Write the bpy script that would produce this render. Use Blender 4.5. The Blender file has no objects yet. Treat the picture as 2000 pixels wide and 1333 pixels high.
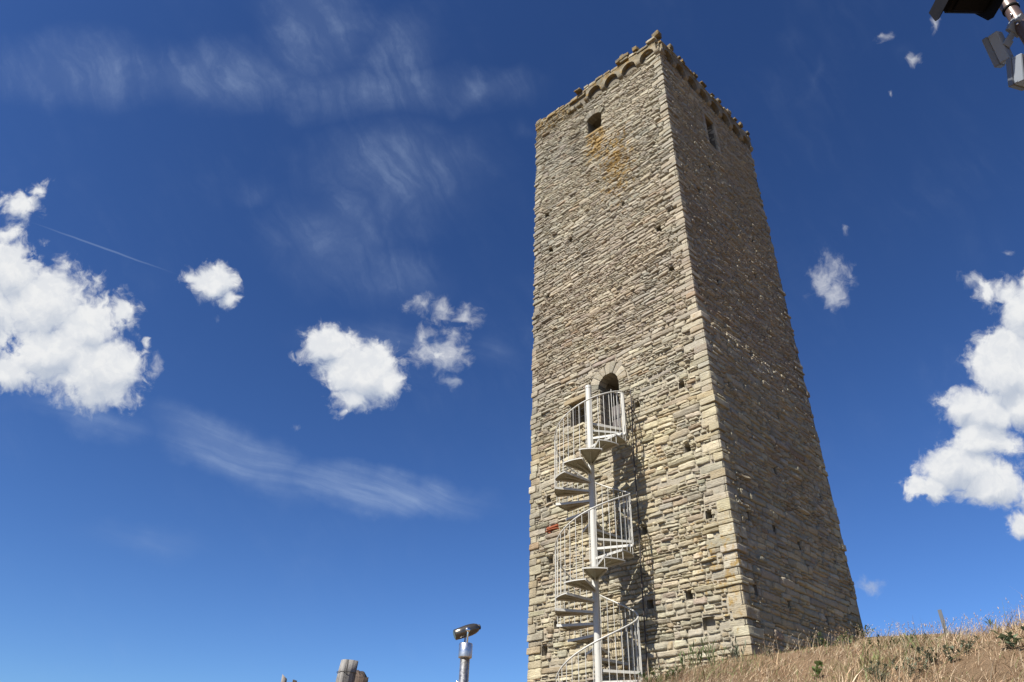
import bpy, math, random
import numpy as np
from mathutils import Matrix, Vector

# ------------------------------------------------------------------ camera
SC = bpy.context.scene
COL = SC.collection
R = math.radians
CAM = np.array([7.47596877, -13.24286594, -2.81059414])
YAW, PITCH, ROLL, FPX = R(-47.51182232), R(34.13761322), R(2.03779207), 1380.59
_cy, _sy = math.cos(YAW), math.sin(YAW)
FW = np.array([_sy*math.cos(PITCH), _cy*math.cos(PITCH), math.sin(PITCH)])
_rt = np.array([_cy, -_sy, 0.0]); _up = np.cross(_rt, FW)
RT = math.cos(ROLL)*_rt + math.sin(ROLL)*_up
UP = -math.sin(ROLL)*_rt + math.cos(ROLL)*_up
cd = bpy.data.cameras.new('camera'); cam = bpy.data.objects.new('camera', cd); COL.objects.link(cam)
cd.sensor_width = 36.0; cd.lens = FPX/2000*36; cd.clip_start = 0.1; cd.clip_end = 5000
M = Matrix.Identity(4)
for i in range(3):
    M[i][0], M[i][1], M[i][2], M[i][3] = RT[i], UP[i], -FW[i], CAM[i]
cam.matrix_world = M
SC.camera = cam

# ------------------------------------------------------------------ sun, sky, exposure
SUN_EL, SUN_AZ = R(47.0), R(0.8)          # azimuth measured from -Y (south) towards +X
to_sun = Vector((math.sin(SUN_AZ)*math.cos(SUN_EL), -math.cos(SUN_AZ)*math.cos(SUN_EL), math.sin(SUN_EL)))
ld = bpy.data.lights.new('sun', 'SUN'); ld.energy = 5.0; ld.angle = R(0.53); ld.color = (1.0, 0.952, 0.875)
sun = bpy.data.objects.new('sun', ld); COL.objects.link(sun)
sun.rotation_euler = to_sun.to_track_quat('Z', 'Y').to_euler()
sun.location = (0, -20, 40)
SC.view_settings.view_transform = 'Standard'
SC.view_settings.look = 'None'
SC.view_settings.exposure = 1.0
SC.view_settings.gamma = 1.0
SC.view_settings.use_curve_mapping = False
SC.cycles.max_bounces = 6

class NT:
    """short helper around a node tree"""
    def __init__(s, tree): s.t = tree; s.n = tree.nodes; s.l = tree.links
    def new(s, typ, **kw):
        n = s.n.new(typ)
        for k, v in kw.items(): setattr(n, k, v)
        return n
    def put(s, sock, v):
        if hasattr(v, 'is_output') or isinstance(v, bpy.types.NodeSocket): s.l.new(v, sock)
        else: sock.default_value = v
    def math(s, op, a, b=0.0, c=0.0, clamp=False):
        n = s.new('ShaderNodeMath', operation=op, use_clamp=clamp)
        s.put(n.inputs[0], a); s.put(n.inputs[1], b); s.put(n.inputs[2], c); return n.outputs[0]
    def vmath(s, op, a, b=(0, 0, 0)):
        n = s.new('ShaderNodeVectorMath', operation=op)
        s.put(n.inputs[0], a)
        if op == 'SCALE': s.put(n.inputs['Scale'], b)
        else: s.put(n.inputs[1], b)
        return n.outputs['Value'] if op in ('LENGTH', 'DOT_PRODUCT', 'DISTANCE') else n.outputs[0]
    def noise(s, vec, scale, detail=4.0, rough=0.55, dist=0.0, col=False):
        n = s.new('ShaderNodeTexNoise')
        s.put(n.inputs['Vector'], vec); n.inputs['Scale'].default_value = scale
        n.inputs['Detail'].default_value = detail; n.inputs['Roughness'].default_value = rough
        n.inputs['Distortion'].default_value = dist
        return n.outputs['Color'] if col else n.outputs[0]
    def remap(s, v, a, b, c=0.0, d=1.0, smooth=True):
        n = s.new('ShaderNodeMapRange', interpolation_type='SMOOTHSTEP' if smooth else 'LINEAR')
        s.put(n.inputs[0], v)
        for i, x in enumerate((a, b, c, d)): s.put(n.inputs[i+1], x)
        return n.outputs[0]
    def mix(s, f, a, b, op='MIX'):
        n = s.new('ShaderNodeMix', data_type='RGBA', blend_type=op)
        s.put(n.inputs[0], f)
        for sock, v in ((n.inputs[6], a), (n.inputs[7], b)):
            if isinstance(v, tuple) and len(v) == 3: v = v + (1.0,)
            s.put(sock, v)
        return n.outputs[2]
    def xyz(s, v):
        n = s.new('ShaderNodeSeparateXYZ'); s.put(n.inputs[0], v); return n.outputs
    def comb(s, x, y, z=0.0):
        n = s.new('ShaderNodeCombineXYZ')
        for i, v in enumerate((x, y, z)): s.put(n.inputs[i], v)
        return n.outputs[0]

W = bpy.data.worlds.new('World'); SC.world = W; W.use_nodes = True
W.node_tree.nodes.clear()
w = NT(W.node_tree)
sky = w.new('ShaderNodeTexSky', sky_type='NISHITA', sun_disc=False)
sky.sun_elevation = SUN_EL; sky.sun_rotation = math.pi - SUN_AZ
sky.altitude = 500; sky.air_density = 1.0; sky.dust_density = 0.35; sky.ozone_density = 2.2
dirv = w.new('ShaderNodeTexCoord').outputs['Generated']
SKY0 = tuple(FW); SKYR = tuple(RT); SKYU = tuple(UP)     # a fixed tangent frame on the sky for the cloud chart
den = w.math('MAXIMUM', w.vmath('DOT_PRODUCT', dirv, SKY0), 0.05)
front = w.remap(w.vmath('DOT_PRODUCT', dirv, SKY0), 0.1, 0.3)
ax = w.math('DIVIDE', w.vmath('DOT_PRODUCT', dirv, SKYR), den)
ay = w.math('DIVIDE', w.vmath('DOT_PRODUCT', dirv, SKYU), den)
K = FPX/100
q0 = w.comb(w.math('MULTIPLY_ADD', ax, K, 10.0), w.math('MULTIPLY_ADD', ay, -K, 6.665))   # chart units: 1 = 4.1 degrees
def warp(q, scale, amp, det=3):
    nz = w.noise(q, scale, det, 0.55, col=True)
    return w.vmath('ADD', q, w.vmath('SCALE', w.vmath('SUBTRACT', nz, (0.5, 0.5, 0.5)), amp))
def blobs(q, lst):
    m = None
    for (cx, cy, rx, ry, *rest) in lst:
        wgt = rest[0] if rest else 1.0
        d = w.vmath('LENGTH', w.vmath('MULTIPLY', w.vmath('SUBTRACT', q, (cx, cy, 0)), (1/rx, 1/ry, 0)))
        v = w.math('MULTIPLY_ADD', d, -max(wgt, .85), wgt)
        m = v if m is None else w.math('MAXIMUM', m, v)
    return m
CUM = [(.35, 4.0, .6, .45, .72), (.75, 3.72, .45, .32, .62), (.1, 4.6, .6, .5, .6), (.9, 4.7, .4, .35, .4), (.2, 5.3, 1.0, .8, 1.0), (.9, 5.9, 1.1, 1.0, 1.1), (1.7, 6.4, .95, .75, 1.0), (1.85, 7.25, 1.15, .95, 1.3),
       (.9, 6.9, 1.2, .8, 1.1), (.3, 7.25, .8, .45, .9), (-.6, 6.2, 1.3, 1.5, 1.2), (2.4, 6.2, .4, .6, .75), (1.2, 5.2, .5, .5, .5), (1.9, 5.5, .4, .4, .4), (2.9, 6.75, .22, .3, .4),
       (4.15, 5.5, .6, .42, 1.0), (4.5, 5.85, .35, .22, .75), (3.8, 5.42, .4, .2, .7),
       (6.4, 6.75, .72, .45, 1.1), (7.1, 7.3, .95, .72, 1.3), (6.85, 7.8, .5, .45, .9), (7.6, 7.5, .45, .38, .9), (6.65, 8.05, .25, .2, .5),
       (8.6, 6.95, .5, .36, .55),
       (19.3, 5.7, .5, .38, .58), (19.7, 5.75, .6, .45, .7), (20.2, 6.2, .9, .9, 1.2), (19.7, 6.7, .6, .5, .9), (19.65, 7.2, .95, .8, 1.2), (20.3, 7.2, 1.2, 1.0, 1.3), (18.85, 7.95, .62, .5, 1.0), (19.3, 8.05, .8, .6, 1.1), (19.2, 8.6, .85, .5, 1.1),
       (20.0, 7.9, .8, .6, 1.1), (18.75, 9.1, 1.05, .6, 1.2), (18.15, 9.5, .65, .36, 1.0), (19.4, 9.5, .95, .5, 1.1), (20.0, 10.25, .45, .4, .9), (20.4, 9.6, .8, .55, 1.0)]
THIN = [(8.6, 6.95, .62, .46, .78), (8.15, 6.02, .55, .32, .58), (8.65, 6.05, .5, .34, .60), (9.1, 6.15, .36, .38, .66), (8.9, 6.5, .4, .4, .52), (16.25, 5.4, .6, .65, .58), (16.3, 5.8, .36, .36, .5), (17.3, .72, .34, .26, .40), (17.85, 1.22, .32, .26, .42), (18.25, .55, .24, .34, .38), (17.4, 1.85, .15, .15, .2), (16.95, 11.45, .5, .3, .5), (16.45, 4.5, .22, .2, .12), (5.8, 8.4, .4, .22, .12), (19.0, 5.5, .5, .3, .4), (19.7, 4.9, .4, .2, .3), (3.1, 7.1, .25, .5, .3), (8.85, 7.45, .6, .25, .5), (8.3, 6.6, .5, .5, .4), (4.2, 6.2, .15, .22, .15)]
qw = warp(q0, 1.1, .5)
qw = warp(qw, 3.5, .20)
f1 = w.noise(qw, 1.3, 9, 0.58)
f2 = w.noise(w.vmath('ADD', qw, (3.1, 7.7, 1.3)), 3.4, 9, 0.60, .2)
m = blobs(qw, CUM)
rag = w.math('MULTIPLY_ADD', w.remap(m, .10, .6), -.75, 1.0)          # edges ragged, hearts solid
dens = w.math('ADD', m, w.math('MULTIPLY_ADD', f1, 1.05, -.53))
gap = w.remap(w.noise(warp(q0, 1.5, .5), 1.15, 6, .6), .56, .74)
dens = w.math('ADD', dens, w.math('MULTIPLY', w.math('MULTIPLY', gap, w.remap(m, 1.05, .5)), -.55))
dens = w.math('ADD', dens, w.math('MULTIPLY', w.math('MULTIPLY_ADD', f2, 1.3, -.66), rag))
cov = w.math('POWER', w.remap(dens, -0.04, 0.52), 1.2)
dth = w.math('ADD', w.math('ADD', blobs(qw, THIN), w.math('MULTIPLY_ADD', f1, 1.1, -.55)), w.math('MULTIPLY_ADD', f2, 1.5, -.75))
cov = w.math('MAXIMUM', cov, w.math('MULTIPLY', w.remap(dth, -.10, .75), .62))
# lit tops, greyer undersides: compare with the density one step towards the sun
qs = w.vmath('ADD', qw, (-.05, -.30, 0))
f1s = w.noise(qs, 1.3, 7, 0.62)
ds = w.math('ADD', blobs(qs, CUM), w.math('MULTIPLY_ADD', f1s, 1.05, -.53))
d0 = w.math('ADD', m, w.math('MULTIPLY_ADD', f1, 1.05, -.53))
shade = w.remap(w.math('SUBTRACT', d0, ds), -.55, .22)
core = w.remap(dens, .3, .95)
big = w.noise(q0, .55, 3, .5)
lit = w.mix(shade, (.54, .60, .71), (.93, .94, .95))
lit = w.mix(w.math('MULTIPLY', core, w.remap(big, .35, .65, .0, .5)), lit, (.94, .945, .94))
lit = w.mix(w.math('MULTIPLY', w.remap(f2, .62, .40), .22), lit, (.50, .57, .70))
# cirrus: steep fibres up high, long fibres along the lower band
CIR = [(1.6, 1.35, 2.6, 1.0, .9), (4.2, 1.5, 3.0, .8, .95), (7.2, 1.7, 2.8, .8, .9), (9.4, 1.8, 2.0, .7, .7), (6.2, .5, 1.5, 1.6, .95), (7.8, .9, 1.6, 1.4, .7),
       (7.8, 3.4, 2.6, 1.5, .85), (6.6, 4.6, 2.0, 1.5, .8), (7.6, 5.4, 1.5, 1.1, .75), (5.0, 3.6, 1.3, .8, .45), (8.4, 2.6, 1.6, .8, .5), (10.2, 2.6, .8, .8, .35), (15.4, .8, 1.2, 1.2, .3),
       (17.6, 1.0, 1.2, .9, .25), (18.4, 3.8, .8, .9, .2), (15.9, 1.4, .5, 1.6, .3)]
def band(q, x0, y0, x1, y1, wd):
    L = math.hypot(x1-x0, y1-y0); tx, ty = (x1-x0)/L, (y1-y0)/L
    p = w.vmath('SUBTRACT', q, ((x0+x1)/2, (y0+y1)/2, 0))
    a = w.vmath('DOT_PRODUCT', p, (tx/(L*.55), ty/(L*.55), 0)); b = w.vmath('DOT_PRODUCT', p, (-ty/wd, tx/wd, 0))
    return w.math('SUBTRACT', 1.0, w.vmath('LENGTH', w.comb(a, b)))
qc = warp(q0, .6, 1.3, 7)
def fibres(dx, dy, lng, acr, wamp, seed):
    qq = w.vmath('ADD', warp(q0, .38, wamp, 8), (seed, seed*.7, 0))
    al = w.vmath('DOT_PRODUCT', qq, (dx*lng, dy*lng, 0)); ac = w.vmath('DOT_PRODUCT', qq, (-dy*acr, dx*acr, 0))
    n = w.noise(w.comb(al, ac, seed), 1.0, 12, .62, .2)
    return w.remap(n, .34, .74)
fa = w.math('MULTIPLY', fibres(.5, .86, .34, 2.1, 1.7, 3.0), w.remap(w.noise(qc, 1.1, 9, .64), .28, .70))
fb = w.math('MULTIPLY_ADD', fibres(.95, .30, .26, 3.0, .6, 9.0), .7, w.math('MULTIPLY', w.noise(qc, 1.4, 7, .6), .45))
ma = w.remap(blobs(qc, CIR), 0.0, .85)
mbd = None
for bnd, wq in (((.0, 7.8, 3.4, 8.6, .35), .5), ((2.6, 8.0, 6.4, 9.7, .75), .85), ((4.8, 9.2, 9.9, 9.9, .55), .95), ((6.4, 9.2, 9.6, 9.95, .4), 1.0), ((1.2, 10.3, 4.5, 10.9, .5), .3), ((5.4, 6.5, 9.6, 6.7, .5), .38), ((9.0, 6.6, 10.4, 7.1, .4), .3)):
    b_ = w.math('MULTIPLY', band(qc, *bnd), wq); mbd = b_ if mbd is None else w.math('MAXIMUM', mbd, b_)
mbd = w.remap(mbd, 0.0, .8)
cir = w.math('ADD', w.math('MULTIPLY', ma, w.math('MULTIPLY_ADD', fa, .42, .13)), w.math('MULTIPLY', mbd, w.math('MULTIPLY_ADD', fb, .66, .14)))
veil = w.math('MULTIPLY', w.remap(w.noise(q0, .22, 4, .6), .40, .8), w.math('MULTIPLY', fa, .12))
cir = w.math('ADD', cir, veil, clamp=True)
# contrail
ct = w.remap(band(warp(q0, 2.0, .03), .55, 4.32, 3.5, 5.38, .028), 0.0, .8)
cir = w.math('MAXIMUM', w.math('MULTIPLY', cir, .66), w.math('MULTIPLY', ct, .22))
gm = w.new('ShaderNodeGamma'); w.put(gm.inputs[0], w.vmath('SCALE', sky.outputs[0], .075)); gm.inputs[1].default_value = 1.29
skyc = w.vmath('MULTIPLY', gm.outputs[0], (11.9*.50, 16.0*.50, 22.0*.50))       # deep polarised blue
b1 = w.new('ShaderNodeBackground'); w.put(b1.inputs[0], skyc); b1.inputs[1].default_value = 0.1
b2 = w.new('ShaderNodeBackground'); w.put(b2.inputs[0], lit); b2.inputs[1].default_value = 0.46
b3 = w.new('ShaderNodeBackground'); b3.inputs[0].default_value = (.50, .64, .90, 1); b3.inputs[1].default_value = 0.40
ms1 = w.new('ShaderNodeMixShader'); ms2 = w.new('ShaderNodeMixShader')
w.put(ms1.inputs[0], w.math('MULTIPLY', cir, front)); w.l.new(b1.outputs[0], ms1.inputs[1]); w.l.new(b3.outputs[0], ms1.inputs[2])
w.put(ms2.inputs[0], w.math('MULTIPLY', cov, front)); w.l.new(ms1.outputs[0], ms2.inputs[1]); w.l.new(b2.outputs[0], ms2.inputs[2])
wo = w.new('ShaderNodeOutputWorld'); w.l.new(ms2.outputs[0], wo.inputs[0])
W.cycles.sampling_method = 'MANUAL'; W.cycles.sample_map_resolution = 1024

# ------------------------------------------------------------------ helpers
rng = np.random.default_rng(11)
random.seed(5)

def ray(px, py): return FW + RT*(px-1000)/FPX - UP*(py-666.5)/FPX
def at_dist(px, py, D):
    d = ray(px, py); return CAM + d/math.hypot(d[0], d[1])*D

_LAT = rng.random((257, 257))
def vnoise(x, y):
    x = np.asarray(x, float) % 256; y = np.asarray(y, float) % 256
    i = np.floor(x).astype(int); j = np.floor(y).astype(int); fx = x-i; fy = y-j
    i %= 256; j %= 256
    fx = fx*fx*(3-2*fx); fy = fy*fy*(3-2*fy)
    a = _LAT[i, j]; b = _LAT[i+1, j]; c = _LAT[i, j+1]; d = _LAT[i+1, j+1]
    return (a*(1-fx)+b*fx)*(1-fy) + (c*(1-fx)+d*fx)*fy - 0.5
def fbm(x, y, o=3):
    s = 0; a = 1.0
    for k in range(o): s = s + a*vnoise(x*2**k+17*k, y*2**k+31*k); a *= .5
    return s
_SK = rng.normal(size=(14, 3)); _SP = rng.random(14)*6.28
def snoise3(p, sc):
    r = 0
    for k, ph in zip(_SK, _SP): r = r + np.sin((p @ k)*sc+ph)
    return r/14
def sstep(a, b, x):
    t = np.clip((np.asarray(x, float)-a)/(b-a), 0, 1); return t*t*(3-2*t)

class MB:
    """collects polygons (quads/tris arrays) into ONE mesh object"""
    def __init__(s): s.v = []; s.f = []; s.m = []; s.c = []; s.n = 0; s.sm = []
    def add(s, v, f, mat=0, col=None, smooth=True):
        v = np.asarray(v, float).reshape(-1, 3)
        for k in ({len(q) for q in f} if not isinstance(f, np.ndarray) else {f.shape[1]}):
            ff = f if isinstance(f, np.ndarray) else np.array([q for q in f if len(q) == k])
            s.f.append(ff+s.n); s.m.append(np.full(len(ff), mat)); s.sm.append(np.full(len(ff), smooth))
        s.v.append(v)
        if col is None: col = np.tile((.4, .36, .28, .5), (len(v), 1))
        else:
            col = np.asarray(col, float)
            if col.ndim == 1: col = np.tile(col, (len(v), 1))
        s.c.append(col); s.n += len(v)
    def build(s, name, mats, parent=None, tint=False):
        me = bpy.data.meshes.new(name)
        v = np.concatenate(s.v); me.vertices.add(len(v)); me.vertices.foreach_set('co', v.ravel().astype(np.float32))
        lv = np.concatenate([q.ravel() for q in s.f]); lt = np.concatenate([np.full(len(q), q.shape[1]) for q in s.f])
        me.loops.add(len(lv)); me.loops.foreach_set('vertex_index', lv.astype(np.int32))
        me.polygons.add(len(lt)); me.polygons.foreach_set('loop_start', np.concatenate([[0], np.cumsum(lt)[:-1]]).astype(np.int32))
        me.polygons.foreach_set('material_index', np.concatenate(s.m).astype(np.int32))
        me.polygons.foreach_set('use_smooth', np.concatenate(s.sm).astype(bool))
        me.update(calc_edges=True); me.validate()
        if tint:
            a = me.color_attributes.new('tint', 'FLOAT_COLOR', 'POINT'); a.data.foreach_set('color', np.concatenate(s.c).ravel().astype(np.float32))
        for mm in (mats if isinstance(mats, (list, tuple)) else [mats]): me.materials.append(mm)
        o = bpy.data.objects.new(name, me); COL.objects.link(o)
        if parent is not None: o.parent = parent
        return o
    # --- primitive shapes
    def box(s, c, h, axes=None, bev=0.0, mat=0, col=None):
        c = np.asarray(c, float); A = np.eye(3) if axes is None else np.asarray(axes, float)
        h = np.asarray(h, float); b = min(bev, h.min()*.45)
        if b <= 0:
            v = [c + A.T @ (np.array(sg)*h) for sg in ((-1,-1,-1),(1,-1,-1),(1,1,-1),(-1,1,-1),(-1,-1,1),(1,-1,1),(1,1,1),(-1,1,1))]
            s.add(v, np.array([(0,3,2,1),(4,5,6,7),(0,1,5,4),(1,2,6,5),(2,3,7,6),(3,0,4,7)]), mat, col, False); return
        V = []; idx = {}
        for sx in (-1, 1):
            for sy in (-1, 1):
                for sz in (-1, 1):
                    for k in range(3):
                        q = np.array([sx, sy, sz], float)*(h-b); q[k] = (sx, sy, sz)[k]*h[k]
                        idx[(sx, sy, sz, k)] = len(V); V.append(c + A.T @ q)
        F = []
        for k in range(3):
            for sg in (-1, 1):
                o = [i for i in range(3) if i != k]; q = []
                for a, bb in ((-1,-1),(1,-1),(1,1),(-1,1)):
                    t = [0,0,0]; t[k] = sg; t[o[0]] = a; t[o[1]] = bb; q.append(idx[(*t, k)])
                F.append(q)
        for k in range(3):
            o = [i for i in range(3) if i != k]
            for a in (-1, 1):
                for bb in (-1, 1):
                    t0 = [0,0,0]; t1 = [0,0,0]; t0[k] = -1; t1[k] = 1
                    for t in (t0, t1): t[o[0]] = a; t[o[1]] = bb
                    F.append([idx[(*t0, o[0])], idx[(*t1, o[0])], idx[(*t1, o[1])], idx[(*t0, o[1])]])
        for sx in (-1, 1):
            for sy in (-1, 1):
                for sz in (-1, 1): F.append([idx[(sx, sy, sz, k)] for k in range(3)])
        s.add(V, F, mat, col, False)
    def tube(s, pts, rad, n=10, mat=0, cap=True, col=None):
        pts = np.asarray(pts, float); N = len(pts); rad = np.broadcast_to(np.asarray(rad, float), (N,))
        tg = np.gradient(pts, axis=0); tg /= np.linalg.norm(tg, axis=1)[:, None]+1e-12
        ref = np.array([0, 0, 1.0]) if abs(tg[0][2]) < .9 else np.array([1.0, 0, 0])
        V = []
        a = np.linspace(0, 2*math.pi, n, endpoint=False)
        u = np.cross(tg[0], ref); u /= np.linalg.norm(u)
        for i in range(N):
            u = u - tg[i]*(u @ tg[i]); u /= np.linalg.norm(u); vv = np.cross(tg[i], u)
            V.append(pts[i] + rad[i]*(np.cos(a)[:, None]*u + np.sin(a)[:, None]*vv))
        V = np.concatenate(V)
        F = np.array([(i*n+j, i*n+(j+1) % n, (i+1)*n+(j+1) % n, (i+1)*n+j) for i in range(N-1) for j in range(n)])
        s.add(V, F, mat, col)
        if cap:
            for i, o in ((0, -1), (N-1, 1)):
                ring = V[i*n:(i+1)*n]; vv = np.vstack([ring, pts[i][None]])
                s.add(vv, np.array([(j, (j+1) % n, n) for j in range(n)]), mat, col, False)
    def lathe(s, prof, origin, axis=(0, 0, 1), n=20, mat=0, col=None, sx=1.0):
        axis = np.asarray(axis, float)/np.linalg.norm(axis)
        ref = np.array([0, 0, 1.0]) if abs(axis[2]) < .9 else np.array([1.0, 0, 0])
        u = np.cross(axis, ref); u /= np.linalg.norm(u); vv = np.cross(axis, u)
        a = np.linspace(0, 2*math.pi, n, endpoint=False)
        V = np.concatenate([np.asarray(origin)+axis*h + r*(np.cos(a)[:, None]*u*sx + np.sin(a)[:, None]*vv) for r, h in prof])
        F = np.array([(i*n+j, i*n+(j+1) % n, (i+1)*n+(j+1) % n, (i+1)*n+j) for i in range(len(prof)-1) for j in range(n)])
        s.add(V, F, mat, col)
    def prism(s, poly, ext, mat=0, col=None):
        """closed polygon (3D points) extruded by the vector ext"""
        p = np.asarray(poly, float); n = len(p); V = np.vstack([p, p+np.asarray(ext, float)])
        F = [list(range(n))[::-1], list(range(n, 2*n))] + [[i, (i+1) % n, n+(i+1) % n, n+i] for i in range(n)]
        s.add(V, F, mat, col, False)

def empty(name, loc=(0, 0, 0)):
    o = bpy.data.objects.new(name, None); o.location = loc; o.empty_display_size = .2; COL.objects.link(o); return o
def tag(o, label=None, cat=None, group=None, kind=None):
    if label: o['label'] = label
    if cat: o['category'] = cat
    if group: o['group'] = group
    if kind: o['kind'] = kind
    return o

def material(name):
    m = bpy.data.materials.new(name); m.use_nodes = True; m.node_tree.nodes.clear()
    t = NT(m.node_tree); b = t.new('ShaderNodeBsdfPrincipled'); o = t.new('ShaderNodeOutputMaterial')
    t.l.new(b.outputs[0], o.inputs[0]); return m, t, b
def bump(t, b, h, strength, dist):
    n = t.new('ShaderNodeBump'); n.inputs['Strength'].default_value = strength; n.inputs['Distance'].default_value = dist
    t.put(n.inputs['Height'], h); t.l.new(n.outputs[0], b.inputs['Normal'])
def simple(name, colr, rough=.6, metal=0.0, var=.15, scale=8.0, bmp=0.0, dirt=None):
    m, t, b = material(name)
    p = t.new('ShaderNodeTexCoord').outputs['Object']
    n1 = t.noise(p, scale, 6, .6)
    c = t.mix(n1, tuple(x*(1-var) for x in colr), tuple(min(1, x*(1+var)) for x in colr))
    if dirt:
        c = t.mix(t.remap(t.noise(p, scale*2.3, 6, .65), .55, .75, 0, dirt[1]), c, dirt[0])
    t.put(b.inputs['Base Color'], c); b.inputs['Metallic'].default_value = metal
    t.put(b.inputs['Roughness'], t.remap(n1, .2, .8, rough-.08, min(1, rough+.08)))
    if bmp: bump(t, b, t.noise(p, scale*6, 5, .6), .5, bmp)
    return m

# ------------------------------------------------------------------ stone materials
def stone_material(name):
    m, t, b = material(name)
    p = t.new('ShaderNodeTexCoord').outputs['Object']
    att = t.new('ShaderNodeAttribute'); att.attribute_name = 'tint'
    base = att.outputs['Color']; rnd = att.outputs['Alpha']
    pz = t.xyz(p)
    pj = t.vmath('ADD', p, t.vmath('SCALE', t.comb(rnd, rnd, rnd), 37.0))
    n1 = t.noise(pj, 7.0, 7, .62)
    c = t.mix(1.0, base, t.mix(n1, (.70, .68, .65), (1.30, 1.31, 1.32)), 'MULTIPLY')
    strat = t.noise(t.vmath('MULTIPLY', pj, (2.5, 2.5, 26.0)), 1.6, 5, .6)
    c = t.mix(t.remap(strat, .3, .7, 0, .35), c, t.mix(1.0, c, (.70, .64, .55), 'MULTIPLY'))
    big = t.noise(p, .42, 5, .6)
    c = t.mix(1.0, c, t.mix(t.remap(big, .34, .66), (.88, .88, .885), (1.10, 1.06, 1.0)), 'MULTIPLY')
    pk = t.math('MULTIPLY', t.math('MULTIPLY', t.remap(pz[2], 6.8, 8.6), t.remap(pz[2], 15.0, 11.5)), t.remap(t.noise(p, 1.1, 6, .65), .36, .60, .15, .8))
    c = t.mix(pk, c, t.mix(1.0, c, (1.0, .92, .89), 'MULTIPLY'))
    pale = t.math('MULTIPLY', t.remap(pz[2], 7.6, 5.5), t.remap(t.noise(p, .8, 5, .6), .32, .62))
    c = t.mix(pale, c, t.mix(1.0, c, (1.11, 1.08, .98), 'MULTIPLY'))
    # iron-brown flush inside some stones
    c = t.mix(t.remap(t.noise(pj, 3.2, 5, .6), .58, .78, 0, .38), c, (.235, .155, .085))
    # white crust lichen, thickest in the middle of the height
    zone = t.remap(t.noise(p, .55, 4, .6), .42, .62)
    zmid = t.math('MULTIPLY', t.remap(pz[2], 4.5, 8.5), t.remap(pz[2], 16.5, 12.0, 0.15, 1.0))
    wl = t.math('MULTIPLY', t.remap(t.noise(p, 26.0, 8, .7), .52, .64), t.math('MULTIPLY', zone, t.math('MULTIPLY_ADD', zmid, .75, .12)))
    c = t.mix(wl, c, (.34, .335, .31))
    # orange lichen: a streak under the top window, the crown and single stones low at the corner
    fl = t.noise(p, 5.0, 7, .7)
    def zone3(cx, cy, cz, rx, ry, rz):
        d = t.vmath('LENGTH', t.vmath('MULTIPLY', t.vmath('SUBTRACT', p, (cx, cy, cz)), (1/rx, 1/ry, 1/rz)))
        return t.math('SUBTRACT', 1.0, d)
    z1 = zone3(-2.95, 0, 17.0, .9, 1.0, 1.5); z2 = t.math('MULTIPLY', zone3(-2.2, 0, 15.4, 1.3, 1.0, 3.0), .8)
    z3 = t.math('MULTIPLY', t.remap(pz[2], 19.0, 19.9), .52)
    z4 = t.math('MULTIPLY', zone3(-.2, 0, 1.6, 1.1, 1.2, 2.2), .55)
    z5 = zone3(-5.9, 0, 20.4, .7, 1, .7)
    zz = t.math('MAXIMUM', t.math('MAXIMUM', z1, z2), t.math('MAXIMUM', t.math('MAXIMUM', z3, z4), z5))
    ol = t.remap(t.math('ADD', t.math('MULTIPLY', zz, .62), t.math('MULTIPLY_ADD', fl, 2.1, -1.12)), .16, .44, 0, .85)
    c = t.mix(ol, c, t.mix(t.noise(p, 13, 4), (.27, .18, .04), (.22, .125, .035)))
    sp = t.math('MULTIPLY', t.remap(t.noise(p, 9.0, 6, .65), .64, .72), .75)
    c = t.mix(sp, c, (.23, .13, .04))
    # grey-black weathering: towards the west edge and beside the top window
    gy = t.math('MAXIMUM', t.remap(pz[0], -4.6, -6.0, 0, .6), t.math('MULTIPLY', zone3(-3.85, 0, 17.6, .9, 1.3, 2.3), 1.0))
    gy = t.math('MULTIPLY', gy, t.remap(t.noise(p, 2.2, 6, .65), .36, .6))
    c = t.mix(t.math('MULTIPLY', gy, .95), c, t.mix(1.0, c, (.55, .54, .52), 'MULTIPLY'))
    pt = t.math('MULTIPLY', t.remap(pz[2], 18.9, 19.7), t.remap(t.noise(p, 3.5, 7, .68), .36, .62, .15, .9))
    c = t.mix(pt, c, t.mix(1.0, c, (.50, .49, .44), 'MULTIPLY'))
    dk = t.remap(t.noise(p, 21.0, 8, .75), .54, .70, 0, .55)
    c = t.mix(dk, c, (.055, .05, .042))
    t.put(b.inputs['Base Color'], c)
    b.inputs['Roughness'].default_value = .92; b.inputs['Specular IOR Level'].default_value = .25
    h = t.math('ADD', t.math('MULTIPLY', t.noise(pj, 30, 7, .7), .6), t.math('MULTIPLY', strat, .55))
    bump(t, b, h, 1.0, .034)
    return m
STONE = stone_material('rubble_sandstone')
def mortar_material():
    m, t, b = material('lime_mortar')
    p = t.new('ShaderNodeTexCoord').outputs['Object']
    c = t.mix(t.noise(p, 6, 7, .65), (.20, .175, .13), (.36, .325, .255))
    c = t.mix(t.remap(t.noise(p, 34, 6, .7), .52, .72, 0, .6), c, (.085, .07, .05))
    c = t.mix(t.remap(t.xyz(p)[2], 7.0, 10.5, 0, .65), c, (.07, .06, .045))
    t.put(b.inputs['Base Color'], c); b.inputs['Roughness'].default_value = .97; b.inputs['Specular IOR Level'].default_value = .1
    bump(t, b, t.noise(p, 40, 7, .7), 1.0, .02)
    return m
MORTAR = mortar_material()

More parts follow.
